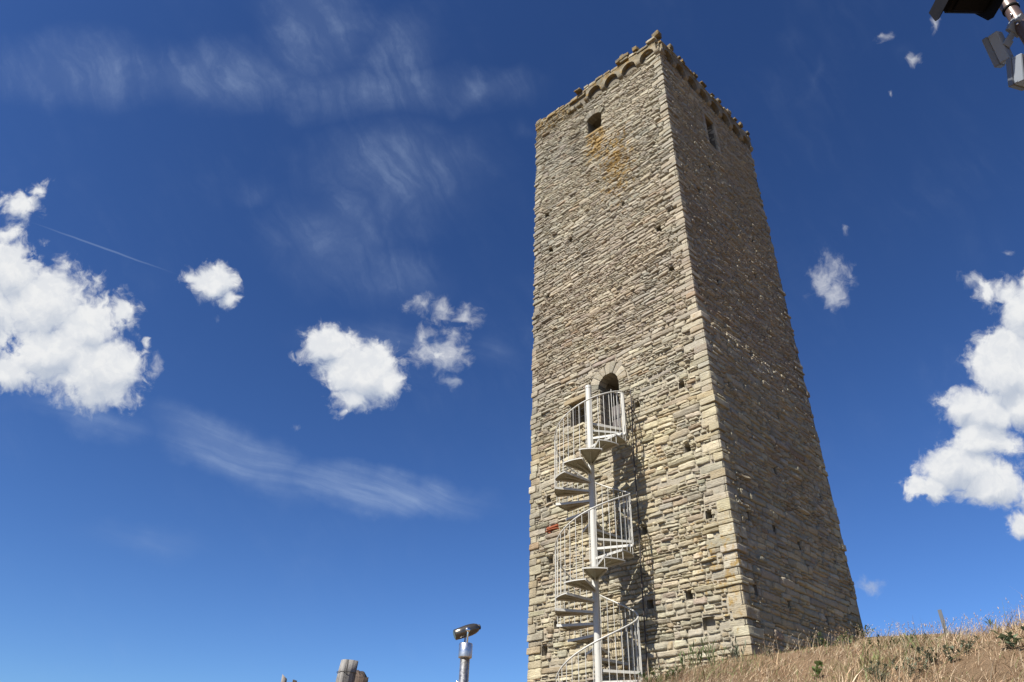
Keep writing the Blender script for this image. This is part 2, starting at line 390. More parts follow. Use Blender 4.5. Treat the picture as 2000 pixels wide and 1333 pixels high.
PAL = np.array([(.50, .435, .32), (.56, .50, .38), (.46, .415, .33), (.50, .41, .28), (.47, .34, .21), (.45, .37, .295), (.44, .41, .34), (.60, .545, .43)])
PW_LOW = np.array([.28, .26, .13, .10, .015, .05, .04, .12]); PW_UP = np.array([.26, .17, .24, .11, .025, .10, .07, .03])
def tints(n, z):
    z = np.broadcast_to(z, (n,)); up = sstep(5, 11, z)
    lo = rng.choice(len(PAL), n, p=PW_LOW/PW_LOW.sum()); hi = rng.choice(len(PAL), n, p=PW_UP/PW_UP.sum())
    c = PAL[np.where(rng.random(n) < up, hi, lo)]
    c = c*(rng.normal(1.0, .075, (n, 1)))*rng.normal(1, .016, (n, 3))
    c = c + (c.mean(1, keepdims=True)*np.array([1.07, 1.0, .85])-c)*(.35*up)[:, None]; c = c.mean(1, keepdims=True)*.18 + c*.82; c = c*np.array([.622, .637, .617])
    return np.concatenate([np.clip(c, .05, .8), rng.random((n, 1))], 1)

# ------------------------------------------------------------------ the tower: wall frames
WS, WE = 6.0, 5.79
def lean_s(u, z): return .13*u*sstep(11.5, 19.0, z)
def lean_e(u, z): return -.05*u*sstep(11.5, 19.0, z)
def step_out(z): return .10*(1-sstep(7.9, 8.25, z))       # the lower storey stands proud on the east side
class Wall:
    def __init__(s, key): s.k = key; s.U = {'S': WS, 'E': WE, 'N': WS, 'W': WE}[key]
    def P(s, u, v, n):
        u = np.asarray(u, float); v = np.asarray(v, float); n = np.asarray(n, float)
        u, v, n = np.broadcast_arrays(u, v, n)
        if s.k == 'S': return np.stack([-u, -n, v+lean_s(u, v)], -1)
        if s.k == 'E': return np.stack([n+step_out(v)*np.clip(1-u/5.0, 0, 1), u, v+lean_e(u, v)], -1)
        if s.k == 'N': return np.stack([-u, WE+n, v+lean_e(WE, v)+u*.18*sstep(11.5, 19, v)], -1)
        return np.stack([-WS-n, u, v+lean_s(WS, v)], -1)
    def top(s, u):
        u = np.asarray(u, float)
        return 20.02 + .10*vnoise(u*1.7+5, {'S': 1, 'E': 9, 'N': 14, 'W': 22}[s.k]) + (-.10*sstep(1.9, 3.2, u) if s.k == 'S' else 0)
    @property
    def flip(s): return s.k in ('S', 'W')

def subtract(cells, holes):
    out = []
    for (a, b, c, d) in cells:
        todo = [(a, b, c, d)]
        for (h0, h1, g0, g1) in holes:
            nxt = []
            for (u0, u1, v0, v1) in todo:
                if h1 <= u0 or h0 >= u1 or g1 <= v0 or g0 >= v1: nxt.append((u0, u1, v0, v1)); continue
                if h0 > u0: nxt.append((u0, h0, v0, v1))
                if h1 < u1: nxt.append((h1, u1, v0, v1))
                m0, m1 = max(u0, h0), min(u1, h1)
                if g0 > v0: nxt.append((m0, m1, v0, g0))
                if g1 < v1: nxt.append((m0, m1, g1, v1))
            todo = nxt
            if not todo: break
        out += todo
    return out

def lay_courses(U, v0, v1, hmean, fine):
    cells = []; v = v0
    while v < v1:
        h = float(np.clip(rng.normal(hmean(v), hmean(v)*.30), .05, .30)); u = -rng.random()*.3
        lm = h*rng.uniform(1.9, 3.0)
        while u < U:
            l = float(np.clip(lm*rng.lognormal(0, .42), .10, .85))
            if rng.random() < .26 and h > .10:
                k = rng.uniform(.35, .65); j = rng.uniform(.3, .7)
                cells += [(u, u+l, v, v+h*k)]
                if rng.random() < .6: cells += [(u, u+l*j, v+h*k, v+h), (u+l*j, u+l, v+h*k, v+h)]
                else: cells += [(u, u+l, v+h*k, v+h)]
            else: cells.append((u, u+l, v, v+h))
            u += l
        v += h
    return [(max(a, 0), min(b, U), c, d) for (a, b, c, d) in cells if b > 0 and a < U]

def wob(u, v, seed): return .05*vnoise(u*.55+seed, v*.9+seed) + .022*vnoise(u*2.3+seed, v*1.1)

def stones(mb, wall, cells, nu=9, nv=6, seed=0, joint=None, prot=.013):
    c = np.array([q for q in cells if q[1]-q[0] > .045 and q[3]-q[2] > .03])
    c = c[(c[:, 2]+c[:, 3])/2 < wall.top((c[:, 0]+c[:, 1])/2)]
    N = len(c); hw = (c[:, 1]-c[:, 0])/2; hh = (c[:, 3]-c[:, 2])/2; uc = c[:, 0]+hw; vc = c[:, 2]+hh
    g = rng.uniform(.004, .012, N); gv = rng.uniform(.003, .009, N)
    low = 1-sstep(6.5, 9.0, vc)
    def axis(h, g, n, e):
        e = np.minimum(e, h*.35)
        ins = np.linspace(-1, 1, n-2)[None]*(h-g-e)[:, None]
        return np.concatenate([-(h-g)[:, None], ins, (h-g)[:, None]], 1)
    X = axis(hw, g, nu, rng.uniform(.008, .02, N)); Y = axis(hh, gv, nv, rng.uniform(.006, .016, N))
    A = X/hw[:, None]; B = Y/hh[:, None]
    x = np.repeat(X[:, None, :], nv, 1); y = np.repeat(Y[:, :, None], nu, 2)
    a = np.repeat(A[:, None, :], nv, 1); b = np.repeat(B[:, :, None], nu, 2)
    k1 = rng.uniform(.0, .12, N)[:, None, None]*np.minimum(1, (hh/hw))[:, None, None]; k2 = rng.uniform(.0, .20, N)[:, None, None]
    sh = rng.normal(0, .10, (N, 1, 1)); tr = rng.normal(0, .09, (N, 1, 1)); tr2 = rng.normal(0, .05, (N, 1, 1))
    xx = x*(1-k1*b**4) + sh*y*.8 + tr2*x*b
    yy = y*(1-k2*a**4) + tr*y*a
    u = uc[:, None, None]+xx; v = vc[:, None, None]+yy
    jit = .010
    u = u + jit*2*vnoise(u*23+seed, v*23); v = v + jit*1.8*vnoise(u*19, v*29+seed+9)
    p = (rng.normal(0, prot if wall.k == 'S' else prot*.75, N)*(1+.15*low) + np.where(rng.random(N) < (.07 if wall.k == 'S' else .03), rng.uniform(.01, .04 if wall.k == 'S' else .025, N), 0) - np.where(rng.random(N) < .06, rng.uniform(.01, .03, N), 0))[:, None, None]
    d = p + rng.normal(0, .010, (N, 1, 1))*a + rng.normal(0, .010, (N, 1, 1))*b - rng.uniform(.0, .009, (N, 1, 1))*(a**6+b**4)
    ro = rng.random((N, 1, 1))*40; d = d + .020*fbm(u*6+seed+ro, v*12+seed*3+ro, 3) + .016*np.abs(vnoise(u*13+ro, v*34+ro*2)) + .012*vnoise(u*37+ro, v*57+seed)
    ring = np.zeros((nv, nu)); ring[0] = ring[-1] = 1; ring[:, 0] = ring[:, -1] = 1
    d = np.where(ring[None] > 0, -.10, d)
    v = v + wob(u, v, seed)
    u = np.clip(u, .004, wall.U-.004)
    V = wall.P(u, v, d).reshape(-1, 3)
    q = np.arange(nu*nv).reshape(nv, nu)
    quad = np.stack([q[:-1, :-1], q[:-1, 1:], q[1:, 1:], q[1:, :-1]], -1).reshape(-1, 4)
    if wall.flip: quad = quad[:, ::-1]
    F = (quad[None]+(np.arange(N)*nu*nv)[:, None, None]).reshape(-1, 4)
    col = tints(N, vc)
    red = (wall.k == 'S') & (np.hypot((uc-5.22)/.13, (vc-3.72)/.2) < 1)
    col[red, :3] = (.25, .075, .035)
    mb.add(V, F, 0, np.repeat(col, nu*nv, 0))

def backing(mb, wall, holes, step=.085, zlow=-2.6):
    """mortar sheet with real openings, then the sides and back of each opening"""
    us = np.unique(np.round(np.concatenate([np.arange(0, wall.U, step), [wall.U]] + [[h[0], h[1]] for h in holes if h[1] < wall.U and h[0] > 0]), 3))
    vs = np.unique(np.round(np.concatenate([np.arange(zlow, 20.4, step)] + [[h[2], h[3]] for h in holes]), 3))
    Ug, Vg = np.meshgrid(us, vs); sd = ord(wall.k)
    low = 1-sstep(6.0, 9.0, Vg)
    dep = -.066 + .024*low + (.014+.010*low)*np.clip(fbm(Ug*1.3+sd, Vg*1.6+sd, 3)*2, -1, 1) + .010*vnoise(Ug*9, Vg*9+sd)
    P = wall.P(Ug, Vg+wob(Ug, Vg, sd), dep)
    n = len(us); idx = np.arange(len(us)*len(vs)).reshape(len(vs), n)
    uc = (us[:-1]+us[1:])/2; vc = (vs[:-1]+vs[1:])/2; UC, VC = np.meshgrid(uc, vc)
    keep = VC < wall.top(UC)-.02
    for h in holes: keep &= ~((UC > h[0]) & (UC < h[1]) & (VC > h[2]) & (VC < h[3]))
    quad = np.stack([idx[:-1, :-1], idx[:-1, 1:], idx[1:, 1:], idx[1:, :-1]], -1)[keep]
    if wall.flip: quad = quad[:, ::-1]
    mb.add(P.reshape(-1, 3), quad, 1)
    for h in holes:
        D = h[4] if len(h) > 4 else .38
        if D <= 0: continue
        for (ua, va, ub, vb) in ((h[0], h[2], h[1], h[2]), (h[1], h[2], h[1], h[3]), (h[1], h[3], h[0], h[3]), (h[0], h[3], h[0], h[2])):
            t = np.linspace(0, 1, 6); dd = np.linspace(-.05, -D, 5)
            T, DD = np.meshgrid(t, dd)
            uu = ua+(ub-ua)*T; vv = va+(vb-va)*T
            V = wall.P(uu + .02*vnoise(uu*8+DD*9, vv*8), vv+wob(uu, vv, sd) + .02*vnoise(vv*8+DD*9, uu*8+3), DD).reshape(-1, 3)
            q = np.arange(30).reshape(5, 6); Q = np.stack([q[:-1, :-1], q[:-1, 1:], q[1:, 1:], q[1:, :-1]], -1).reshape(-1, 4)
            mb.add(V, Q, 1)
        V = [wall.P(a, b2+wob(a, b2, sd), -D) for a, b2 in ((h[0], h[2]), (h[1], h[2]), (h[1], h[3]), (h[0], h[3]))]
        mb.add(V, np.array([(0, 1, 2, 3)]), 1)

def rock(mb, lo, hi, rad=.03, amp=.02, n=6, col=None, mat=0, frame=None):
    """one rough dressed block between two corners (in a local frame)"""
    lo = np.asarray(lo, float); hi = np.asarray(hi, float); c = (lo+hi)/2; h = (hi-lo)/2; r = min(rad, h.min()*.7)
    t = np.linspace(-1, 1, n); T = np.sign(t)*np.abs(t)**.75; A, B = np.meshgrid(T, T); off = rng.random(3)*50
    VV = []; FF = []; base = 0
    for k in range(3):
        for sg in (-1, 1):
            q = np.empty((n, n, 3)); o = [i for i in range(3) if i != k]
            q[..., k] = sg; q[..., o[0]] = A; q[..., o[1]] = B
            p = q*h; inner = np.clip(p, -(h-r), h-r); dlt = p-inner
            L = np.linalg.norm(dlt, axis=-1, keepdims=True)+1e-9; p = inner + dlt/L*np.minimum(L, r)
            P = (p+c).reshape(-1, 3); nrm = (dlt/L).reshape(-1, 3)
            P = P + nrm*(amp*snoise3(P+off, 9.0)*1.6 + amp*.6*snoise3(P+off, 24.0))[:, None]
            idx = np.arange(n*n).reshape(n, n)+base; Q = np.stack([idx[:-1, :-1], idx[:-1, 1:], idx[1:, 1:], idx[1:, :-1]], -1).reshape(-1, 4)
            FF.append(Q[:, ::-1] if (sg > 0) == (k == 1) else Q); VV.append(P); base += n*n
    V = np.concatenate(VV)
    if frame is not None: V = frame(V)
    mb.add(V, np.concatenate(FF), mat, tints(1, 5.0)[0] if col is None else col)

# openings: u0,u1,v0,v1,depth in wall coordinates
DOOR = (2.66, 3.36, 5.68, 7.16); DR = .35; DC = 3.01
def unl(u, z):      # world height on the south face -> course height
    v = z
    for _ in range(20): v = z-lean_s(u, v)
    return float(v)
HS = [(2.66, 3.36, 5.62, 7.52, 2.4), (3.84, 4.46, 6.36, 7.10, 2.2), (2.70, 3.34, unl(3, 17.72), unl(3, 18.62), 2.4)]
def put(u, z, wd=.17, ht=.19, d=.4): HS.append((u-wd/2, u+wd/2, unl(u, z)-ht/2, unl(u, z)+ht/2, d))
for u, z in ((.454, 2.85), (.74, 6.23), (2.12, 6.21), (1.17, 1.24), (2.19, 1.21), (5.25, 2.81), (5.04, 1.19), (.873, 11.56), (5.40, 15.2), (5.22, 13.4), (5.32, 11.5), (.62, 9.9), (4.3, 13.3), (2.2, 2.9), (.8, 4.55), (5.3, 4.5)): put(u, z)
put(.772, .62, .30, .24, .16); put(5.44, .65, .2, .25, .25); put(.35, 12.0, .3, .12, .1); put(2.05, 13.4, .14, .1, .2); put(3.0, 15.1, .12, .1, .2)
HE = [(2.46, 3.0, 16.75, 18.25, 2.2)]
for u, z in ((.8, 2.9), (1.93, 2.88), (3.1, 2.8), (5.07, 2.98), (.6, 1.28), (2.0, 1.23), (3.79, 1.24), (3.99, 4.62), (5.02, 4.62), (2.49, 8.0), (2.58, 4.56), (.9, 6.3), (3.4, 6.4), (1.4, 9.9), (3.9, 11.6), (1.2, 13.4), (4.3, 13.4), (2.2, 15.3)):
    HE.append((u-.075, u+.075, z-.11, z+.11, .4))
def circle_strips(cu, cv, r, v0):
    out = []; n = 7; e = np.linspace(v0, cv+r, n+1)
    for a, b in zip(e[:-1], e[1:]):
        mid = max(abs(a-cv) if a > cv else 0, 0); wd = math.sqrt(max(r*r-((a+b)/2-cv)**2, 0.0))
        out.append((cu-wd, cu+wd, a, b))
    return out

# quoins at the four arrises
Q_RECT = {'S': [], 'E': [], 'N': [], 'W': []}; QUOIN = []
def quoins(key, zmax):
    z = -2.6; alt = 0
    while z < zmax:
        h = float(np.clip(rng.normal(.175 if z < 8 else .115, .04), .07, .30)); h = min(h, zmax-z+.02)
        la, lb = rng.uniform(.28, .62), rng.uniform(.12, .30)
        if rng.random() < .25: la *= .7
        a, b = (la, lb) if alt else (lb, la); alt = 1-alt
        if rng.random() < .12: alt = 1-alt
        QUOIN.append((key, z, z+h, a, b))
        v0, v1 = z, z+h
        if key == 'SE': Q_RECT['S'].append((0, a, v0, v1)); Q_RECT['E'].append((0, b, v0, v1))
        if key == 'SW': Q_RECT['S'].append((WS-a, WS, v0, v1)); Q_RECT['W'].append((0, b, v0, v1))
        if key == 'NE': Q_RECT['E'].append((WE-b, WE, v0, v1)); Q_RECT['N'].append((0, a, v0, v1))
        if key == 'NW': Q_RECT['N'].append((WS-a, WS, v0, v1)); Q_RECT['W'].append((WE-b, WE, v0, v1))
        z += h
for k in ('SE', 'SW', 'NE', 'NW'): quoins(k, 20.05)

tower = tag(empty('stone_tower', (0, 0, 0)), 'tall square medieval tower of rough beige rubble stone rising from the grassy mound', 'tower')
WALLS = {k: Wall(k) for k in 'SENW'}
def hm(v): return .127 - .043*float(sstep(5.0, 9.5, v))
for key in 'SENW':
    wl = WALLS[key]; mb = MB(); holes = {'S': HS, 'E': HE}.get(key, [])
    fine = key in 'SE'
    excl = [h[:4] for h in holes] + Q_RECT[key]
    if key == 'S':
        excl += circle_strips(DC, 7.16, .67, 7.16) + [(2.3, 3.72, 5.5, 5.62)]
        excl += [(3.7, 4.6, 7.10, 7.24)]
        uv0 = HS[2]; excl += [(2.50, 3.54, uv0[3]-.16, uv0[3]+.0)] + circle_strips(3.02, uv0[3]-.50, .74, uv0[3]-.02)
        excl += [(.0, 3.42, 19.22, 19.72)] + [(3.42, 4.15, 19.1, 19.75)]
    if key == 'E':
        excl += [(2.3, 3.16, 18.25, 18.4)] + [(.0, WE, 19.22, 19.72)]
    cells = subtract(lay_courses(wl.U, -2.6, 20.3, hm if fine else (lambda v: .26), fine), excl)
    backing(mb, wl, holes)
    stones(mb, wl, cells, 11 if fine else 5, 7 if fine else 4, seed=ord(key) % 50)
    # broken hollow where the corbel table has fallen away
    for (kk, z0, z1, a, b) in QUOIN:
        if kk not in {'S': ('SE',), 'E': ('NE',), 'W': ('SW',), 'N': ('NW',)}[key]: continue
        o = np.clip(rng.normal(.004, .016), -.03, .04)
        if kk == 'SE':
            so = .10*(1-float(sstep(7.9, 8.25, (z0+z1)/2))) + .004
            lo, hi = (-a, -o, z0), (o+so, b, z1)
            if .05 < z0 < .55 and False: continue
        elif kk == 'SW': lo, hi = (-WS-o, -o, z0), (-WS+a, b, z1)
        elif kk == 'NE': lo, hi = (-a, WE-b, z0), (o, WE+o, z1)
        else: lo, hi = (-WS-o, WE-b, z0), (-WS+a, WE+o, z1)
        lo = np.array(lo)+.004; hi = np.array(hi)-.004
        dz = {'SE': 0, 'SW': float(lean_s(WS, z0)), 'NE': float(lean_e(WE, z0)), 'NW': float(lean_s(WS, z0))}[kk]
        sl = rng.normal(0, .02)
        rock(mb, lo+(0, 0, dz), hi+(0, 0, dz), rad=rng.uniform(.012, .03), amp=rng.uniform(.010, .022), n=9, col=tints(1, (z0+z1)/2)[0])
    mb.build('wall', [STONE, MORTAR], tower, tint=True)

# roof slab hidden behind the parapet
mb = MB(); mb.box((-WS/2, WE/2, 19.4), (WS/2-.25, WE/2-.25, .06)); mb.build('roof', [MORTAR], tower)

def wallrock(mb, wall, u0, u1, v0, v1, n0, n1, **kw):
    rock(mb, (u0, v0, n0), (u1, v1, n1), frame=lambda V: wall.P(V[:, 0], V[:, 1], V[:, 2]), **kw)
def voussoirs(mb, wall, cu, cv, r0, r1, n, a0=0.0, a1=math.pi, n0=-.30, n1=.012, tone=1.0):
    for i in range(n):
        ta = a0+(a1-a0)*(i+.04)/n; tb = a0+(a1-a0)*(i+.96)/n; rr = r1*rng.uniform(.93, 1.06)
        def fr(V, ta=ta, tb=tb, rr=rr):
            th = ta+(tb-ta)*V[:, 0]; rad = r0+(rr-r0)*V[:, 1]
            return wall.P(cu+rad*np.cos(th), cv+rad*np.sin(th), V[:, 2])
        c = tints(1, 6.5)[0]; c[:3] *= tone
        rock(mb, (0, 0, n0), (1, 1, n1+rng.normal(0, .006)), rad=.02, amp=.008, n=6, col=c, frame=fr)

S, E_ = WALLS['S'], WALLS['E']
# doorway
mb = MB(); voussoirs(mb, S, DC, 7.16, DR, .68, 9, tone=.88)
mb.build('door_arch', [STONE, MORTAR], tower, tint=True)
for sgn, ue in ((1, DOOR[1]), (-1, DOOR[0])):
    z = 5.62; mb = MB()
    while z < 7.14:
        h = min(rng.uniform(.14, .24), 7.16-z+.01)
        for d0, d1 in ((-.30, -.02), (-.62, -.31)):
            wallrock(mb, S, min(ue-sgn*.015, ue+sgn*.10), max(ue-sgn*.015, ue+sgn*.10), z+.004, z+h-.004, d0, d1, rad=.015, amp=.008, n=5, col=tints(1, 4)[0])
        z += h
    mb.build('door_jamb', [STONE, MORTAR], tower, tint=True)
DOORWOOD = simple('weathered_door_wood', (.075, .064, .062), .7, 0, .25, 5, .004)
DARKIRON = simple('dark_iron', (.045, .042, .042), .55, .6, .3, 20)
mb = MB()
for i in range(6):
    u0 = 2.69+i*.108
    mb.box(S.P(u0+.052, 6.22, -.52), (.0505, .02, .56), bev=.006)
mb.build('door', [DOORWOOD], tower)
for v in (5.9, 6.42):
    mb = MB(); mb.box(S.P(DC, v, -.49), (.32, .008, .05), bev=.003); mb.build('door_strap', [DARKIRON], tower)
mb = MB(); wallrock(mb, S, 2.45, 3.55, 5.49, 5.62, -.5, .03, rad=.02, amp=.01, n=8, col=tints(1, 3)[0]); mb.build('door_sill', [STONE, MORTAR], tower, tint=True)
# small square window beside the door
mb = MB(); wallrock(mb, S, 3.66, 4.66, 7.10, 7.24, -.35, .02, rad=.02, amp=.008, n=8, col=(.28, .235, .155, .4)); mb.build('window_lintel', [STONE, MORTAR], tower, tint=True)
mb = MB()
for u in (3.98, 4.15, 4.32): mb.tube([S.P(u, 6.37, -.10), S.P(u, 7.10, -.10)], .009, 6)
for v in (6.62, 6.86): mb.tube([S.P(3.85, v, -.11), S.P(4.45, v, -.11)], .007, 6)
mb.build('window_grille', [DARKIRON], tower)
# arched window high on the south face
mb = MB(); uv = HS[2]
voussoirs(mb, S, 3.02, uv[3]-.50, .50, .74, 7, a0=R(46), a1=R(134), tone=.62)
mb.build('window_arch', [STONE, MORTAR], tower, tint=True)
mb = MB(); wallrock(mb, S, 2.62, 3.42, uv[2]-.11, uv[2], -.4, .02, rad=.02, amp=.01, n=7, col=(.24, .18, .09, .4)); mb.build('window_sill', [STONE, MORTAR], tower, tint=True)
# tall slit window on the shaded east face
mb = MB(); wallrock(mb, E_, 2.3, 3.16, 18.25, 18.40, -.35, .03, rad=.02, amp=.01, n=7); mb.build('window_lintel', [STONE, MORTAR], tower, tint=True)
for ue, sgn in ((2.46, -1), (3.0, 1)):
  mb = MB(); z = 16.72
  while z < 18.24:
    h = min(rng.uniform(.16, .28), 18.25-z+.02)
    wallrock(mb, E_, min(ue, ue+sgn*.18)+.003, max(ue, ue+sgn*.18), z+.003, z+h-.003, -.5, .016, rad=.012, amp=.005, n=5)
    z += h
  mb.build('window_jamb', [STONE, MORTAR], tower, tint=True)

# corbel table of small blind arches under the parapet
def corbel_table(wall, u0, u1, n, skip=()):
    mb = MB(); sp = (u1-u0)/n; vb = 19.33; pr = .10; vt = 19.74
    for i in range(n):
        if i in skip: continue
        a = u0+i*sp; c = a+sp/2; r = sp*.36
        th = np.linspace(math.pi, 0, 15); N = len(th)
        arcu = c+r*np.cos(th); arcv = vb+r*1.05*np.sin(th)
        us = np.concatenate([[a+.002], arcu, [a+sp-.002]]); vs = np.concatenate([[vb], arcv, [vb]])
        nz = .012*vnoise(us*7+i, vs*9)
        top = np.full(len(us), vt) + .02*vnoise(us*3, us*0+i)
        fb = wall.P(us, vs, pr+nz); ft = wall.P(us, top, pr+nz*1.5); bb = wall.P(us, vs, np.full(len(us), -.06)); bt = wall.P(us, top, np.full(len(us), -.06))
        k = len(us); V = np.concatenate([fb, ft, bb, bt]); F = []
        for j in range(k-1): F += [(j, j+1, k+j+1, k+j), (2*k+j, 2*k+j+1, j+1, j), (k+j, k+j+1, 3*k+j+1, 3*k+j)]
        F += [(0, k, 3*k, 2*k), (k-1, 3*k-1, 4*k-1, 2*k-1)]
        col = np.array([.235, .21, .155, rng.random()])*np.array([*([rng.normal(1, .08)]*3), 1])
        mb.add(V, np.array(F), 0, col, False)
    o = mb.build('corbel_table', [STONE, MORTAR], tower, tint=True)
    for i in range(n+1):
        if i in skip and (i+1) in skip: continue
        u = u0+i*sp; cb = MB()
        th = np.linspace(0, math.pi/2, 7); prof = [(0.0, 19.34)] + [(.115*math.cos(t), 19.335-.15*math.sin(t)) for t in th] + [(-.04, 19.18), (-.04, 19.34)]
        wd = sp*.125
        A = [wall.P(u-wd, v, nn) for nn, v in prof]; Bv = [wall.P(u+wd, v, nn) for nn, v in prof]; k = len(prof)
        F = [[j, (j+1) % k, k+(j+1) % k, k+j] for j in range(k)] + [list(range(k))[::-1], list(range(k, 2*k))]
        cb.add(np.array(A+Bv), F, 0, np.array([.25, .225, .17, rng.random()]), False)
        cb.build('corbel', [STONE, MORTAR], o, tint=True)
corbel_table(S, .06, 4.05, 5, skip=(4,))
corbel_table(E_, .06, 5.74, 8)
# string of flat stones over the arches
for wl, ua, ub in ((S, .0, 3.35), (E_, .0, WE)):
    mb = MB(); u = ua
    while u < ub-.05:
        l = min(rng.uniform(.22, .55), ub-u)
        for v0, v1 in ((19.745, 19.845), (19.85, 19.96)):
            wallrock(mb, wl, u+.004, u+l-.004, v0, v1, -.25, .105+rng.normal(0, .03), rad=.018, amp=.018, n=6)
        u += l
    mb.build('parapet', [STONE, MORTAR], tower, tint=True)
mb = MB(); u = 3.4
while u < WS:                                    # ruined west half of the south parapet
    l = min(rng.uniform(.2, .5), WS-u+.02)
    for v0, v1 in ((19.72, 19.82), (19.82, 19.93)):
        if rng.random() < .93: wallrock(mb, S, u+.004, u+l-.004, v0, v1+rng.normal(0, .012), -.3, rng.normal(.03, .025), rad=.02, amp=.014, n=5)
    u += l
mb.build('parapet', [STONE, MORTAR], tower, tint=True)
for uu in (3.55, 3.85, 4.1):
    mb = MB(); wallrock(mb, S, uu, uu+rng.uniform(.16, .26), 19.14+rng.normal(0, .03), 19.34, -.1, rng.uniform(.05, .16), rad=.03, amp=.02, n=6); mb.build('corbel', [STONE, MORTAR], tower, tint=True)
# blocks left standing along the wall head
def block(wall, u, v0, wd, ht, n0=-.12, n1=.20, col=None):
    mb = MB(); wallrock(mb, wall, u-wd/2, u+wd/2, v0, v0+ht, n0, n1, rad=.03, amp=.034, n=9, col=(.175, .155, .115, rng.random()) if col is None else col)
    mb.build('parapet_stone', [STONE, MORTAR], tower, tint=True)
for u, wd, ht in ((.86, .22, .24), (1.28, .30, .16), (1.62, .24, .15), (1.46, .2, .30), (3.62, .3, .09)): block(S, u, 19.94, wd, ht)
for u, wd, ht in ((.62, .22, .26), (1.12, .14, .14), (1.36, .22, .20), (2.1, .26, .22), (2.6, .34, .10), (3.2, .24, .08), (3.62, .22, .22), (4.28, .26, .22), (4.72, .2, .10), (5.12, .22, .22), (5.62, .22, .16)): block(E_, u, 19.94, wd*.9, ht*.78, -.12, .17)
mb = MB(); rock(mb, (-.17, -.15, 20.0), (.13, .12, 20.27), rad=.045, amp=.035, n=10, col=(.18, .16, .12, .3)); mb.build('parapet_stone', [STONE, MORTAR], tower, tint=True)
# dark rod clipped up the south face
mb = MB(); zz = np.linspace(-.8, 6.65, 28)
mb.tube([(-2.315+.0135*z+.006*math.sin(z*2.3), -.085-.012*math.sin(z*1.7), z) for z in zz], .017, 7)
for z in (.6, 1.9, 3.2, 4.5, 5.8): mb.tube([(-2.315+.0135*z, -.085, z), (-2.315+.0135*z, .06, z)], .010, 6)
o = mb.build('lightning_rod', [simple('rusty_dark_metal', (.05, .042, .038), .7, .3, .35, 9)], tower)

# ------------------------------------------------------------------ spiral staircase
SX, SY, SR = -2.90, -.975, .885
TH0, Z0, PIT = R(-50.0), 4.46, 2.77
def zt(th): return Z0+(th-TH0)/(2*math.pi)*PIT
def cyl(th, r, z): return np.array([SX+r*math.cos(th), SY+r*math.sin(th), z])
PAINT = simple('cream_painted_steel', (.42, .41, .365), .5, 0, .06, 5, 0, dirt=((.22, .14, .075), .4))
SHADE_PLATE = simple('shade_toned_plate', (.205, .19, .135), .6, 0, .12, 6, 0, dirt=((.16, .095, .045), .6))  # tread plates: underside shade put into a darker beige, plus rust blotches
stair = tag(empty('spiral_staircase', (0, 0, 0)), 'cream painted steel spiral staircase climbing to the arched doorway of the stone tower', 'staircase')
ZB = -2.1
mb = MB(); mb.tube([(SX, SY, ZB), (SX, SY, 2.2), (SX, SY, 4.6), (SX, SY, 6.62)], .078, 24)
mb.tube([(SX, SY, 6.58), (SX, SY, 6.65)], .084, 24)
mb.build('central_pole', [PAINT], stair)
k = -27
THK = .007; HALF = R(17.5)
while k <= 4:
    th = TH0+k*R(30); z = zt(th); mb = MB()
    na = 7; ang = np.linspace(th-HALF, th+HALF, na)
    # wedge plate: narrow at the pole
    inner = [cyl(th, .06, z)+np.array([-math.sin(th), math.cos(th), 0])*t for t in (-.045, .045)]
    outer = [cyl(a, SR+.015, z) for a in ang]
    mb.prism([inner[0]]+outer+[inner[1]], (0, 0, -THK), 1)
    for e, i in ((ang[0], 0), (ang[-1], 1)):                       # folded edges
        p0 = inner[i]; p1 = cyl(e, SR+.012, z); d = p1-p0; nrm = np.array([-d[1], d[0], 0])/np.linalg.norm(d)*.004
        mb.prism([p0-nrm, p1-nrm, p1-nrm-(0, 0, .055), p0-nrm-(0, 0, .055)], 2*nrm)
    for j in range(na-1):                                           # outer rim
        pa, pb = cyl(ang[j], SR+.015, z), cyl(ang[j+1], SR+.015, z)
        dirr = np.append(((pa+pb)/2-np.array([SX, SY, z]))[:2], 0); dirr = dirr/np.linalg.norm(dirr)*.005
        mb.prism([pa, pb, pb-(0, 0, .03), pa-(0, 0, .03)], -dirr)
    p0, p1 = cyl(th, .07, z-THK), cyl(th, SR*.80, z-THK); nn = np.array([-math.sin(th), math.cos(th), 0])*.004   # bracket rib
    mb.prism([p0-nn, p1-nn, p1-nn-(0, 0, .02), p0-nn-(0, 0, .075)], 2*nn)
    mb.build('tread', [PAINT, SHADE_PLATE], stair); k += 1
# landing between the top of the flight and the doorway
mb = MB(); zl = zt(TH0+5*R(30)); a = np.linspace(R(85), R(190), 12)
pts = [cyl(R(85), .06, zl)]+[cyl(x, SR+.01, zl) for x in np.linspace(R(85), R(98), 3)]
poly = [cyl(R(80), .07, zl), cyl(R(66), SR+.01, zl), np.array([SX+.36, -.02, zl]), np.array([SX-.16, -.02, zl]), cyl(R(120), .07, zl)]
mb.prism(poly, (0, 0, -.01))
for i in range(len(poly)):
    p0, p1 = poly[i], poly[(i+1) % len(poly)]; d = p1-p0; nrm = np.array([-d[1], d[0], 0])/np.linalg.norm(d)*.004
    mb.prism([p0-nrm, p1-nrm, p1-nrm-(0, 0, .07), p0-nrm-(0, 0, .07)], 2*nrm)
mb.build('landing', [PAINT], stair)
RH = 1.30; THT = R(58); THB = TH0-26.6*R(30)
th = np.arange(THB, THT+.001, R(4)); hp = [cyl(t, SR, zt(t)+RH) for t in th]
e = hp[-1]; hp += [np.array([-2.47, -.45, 6.52]), np.array([-2.50, -.10, 6.50])]
mb = MB(); mb.tube(hp, .018, 10); mb.build('handrail', [PAINT], stair)
t = THT-R(4); nb = 0
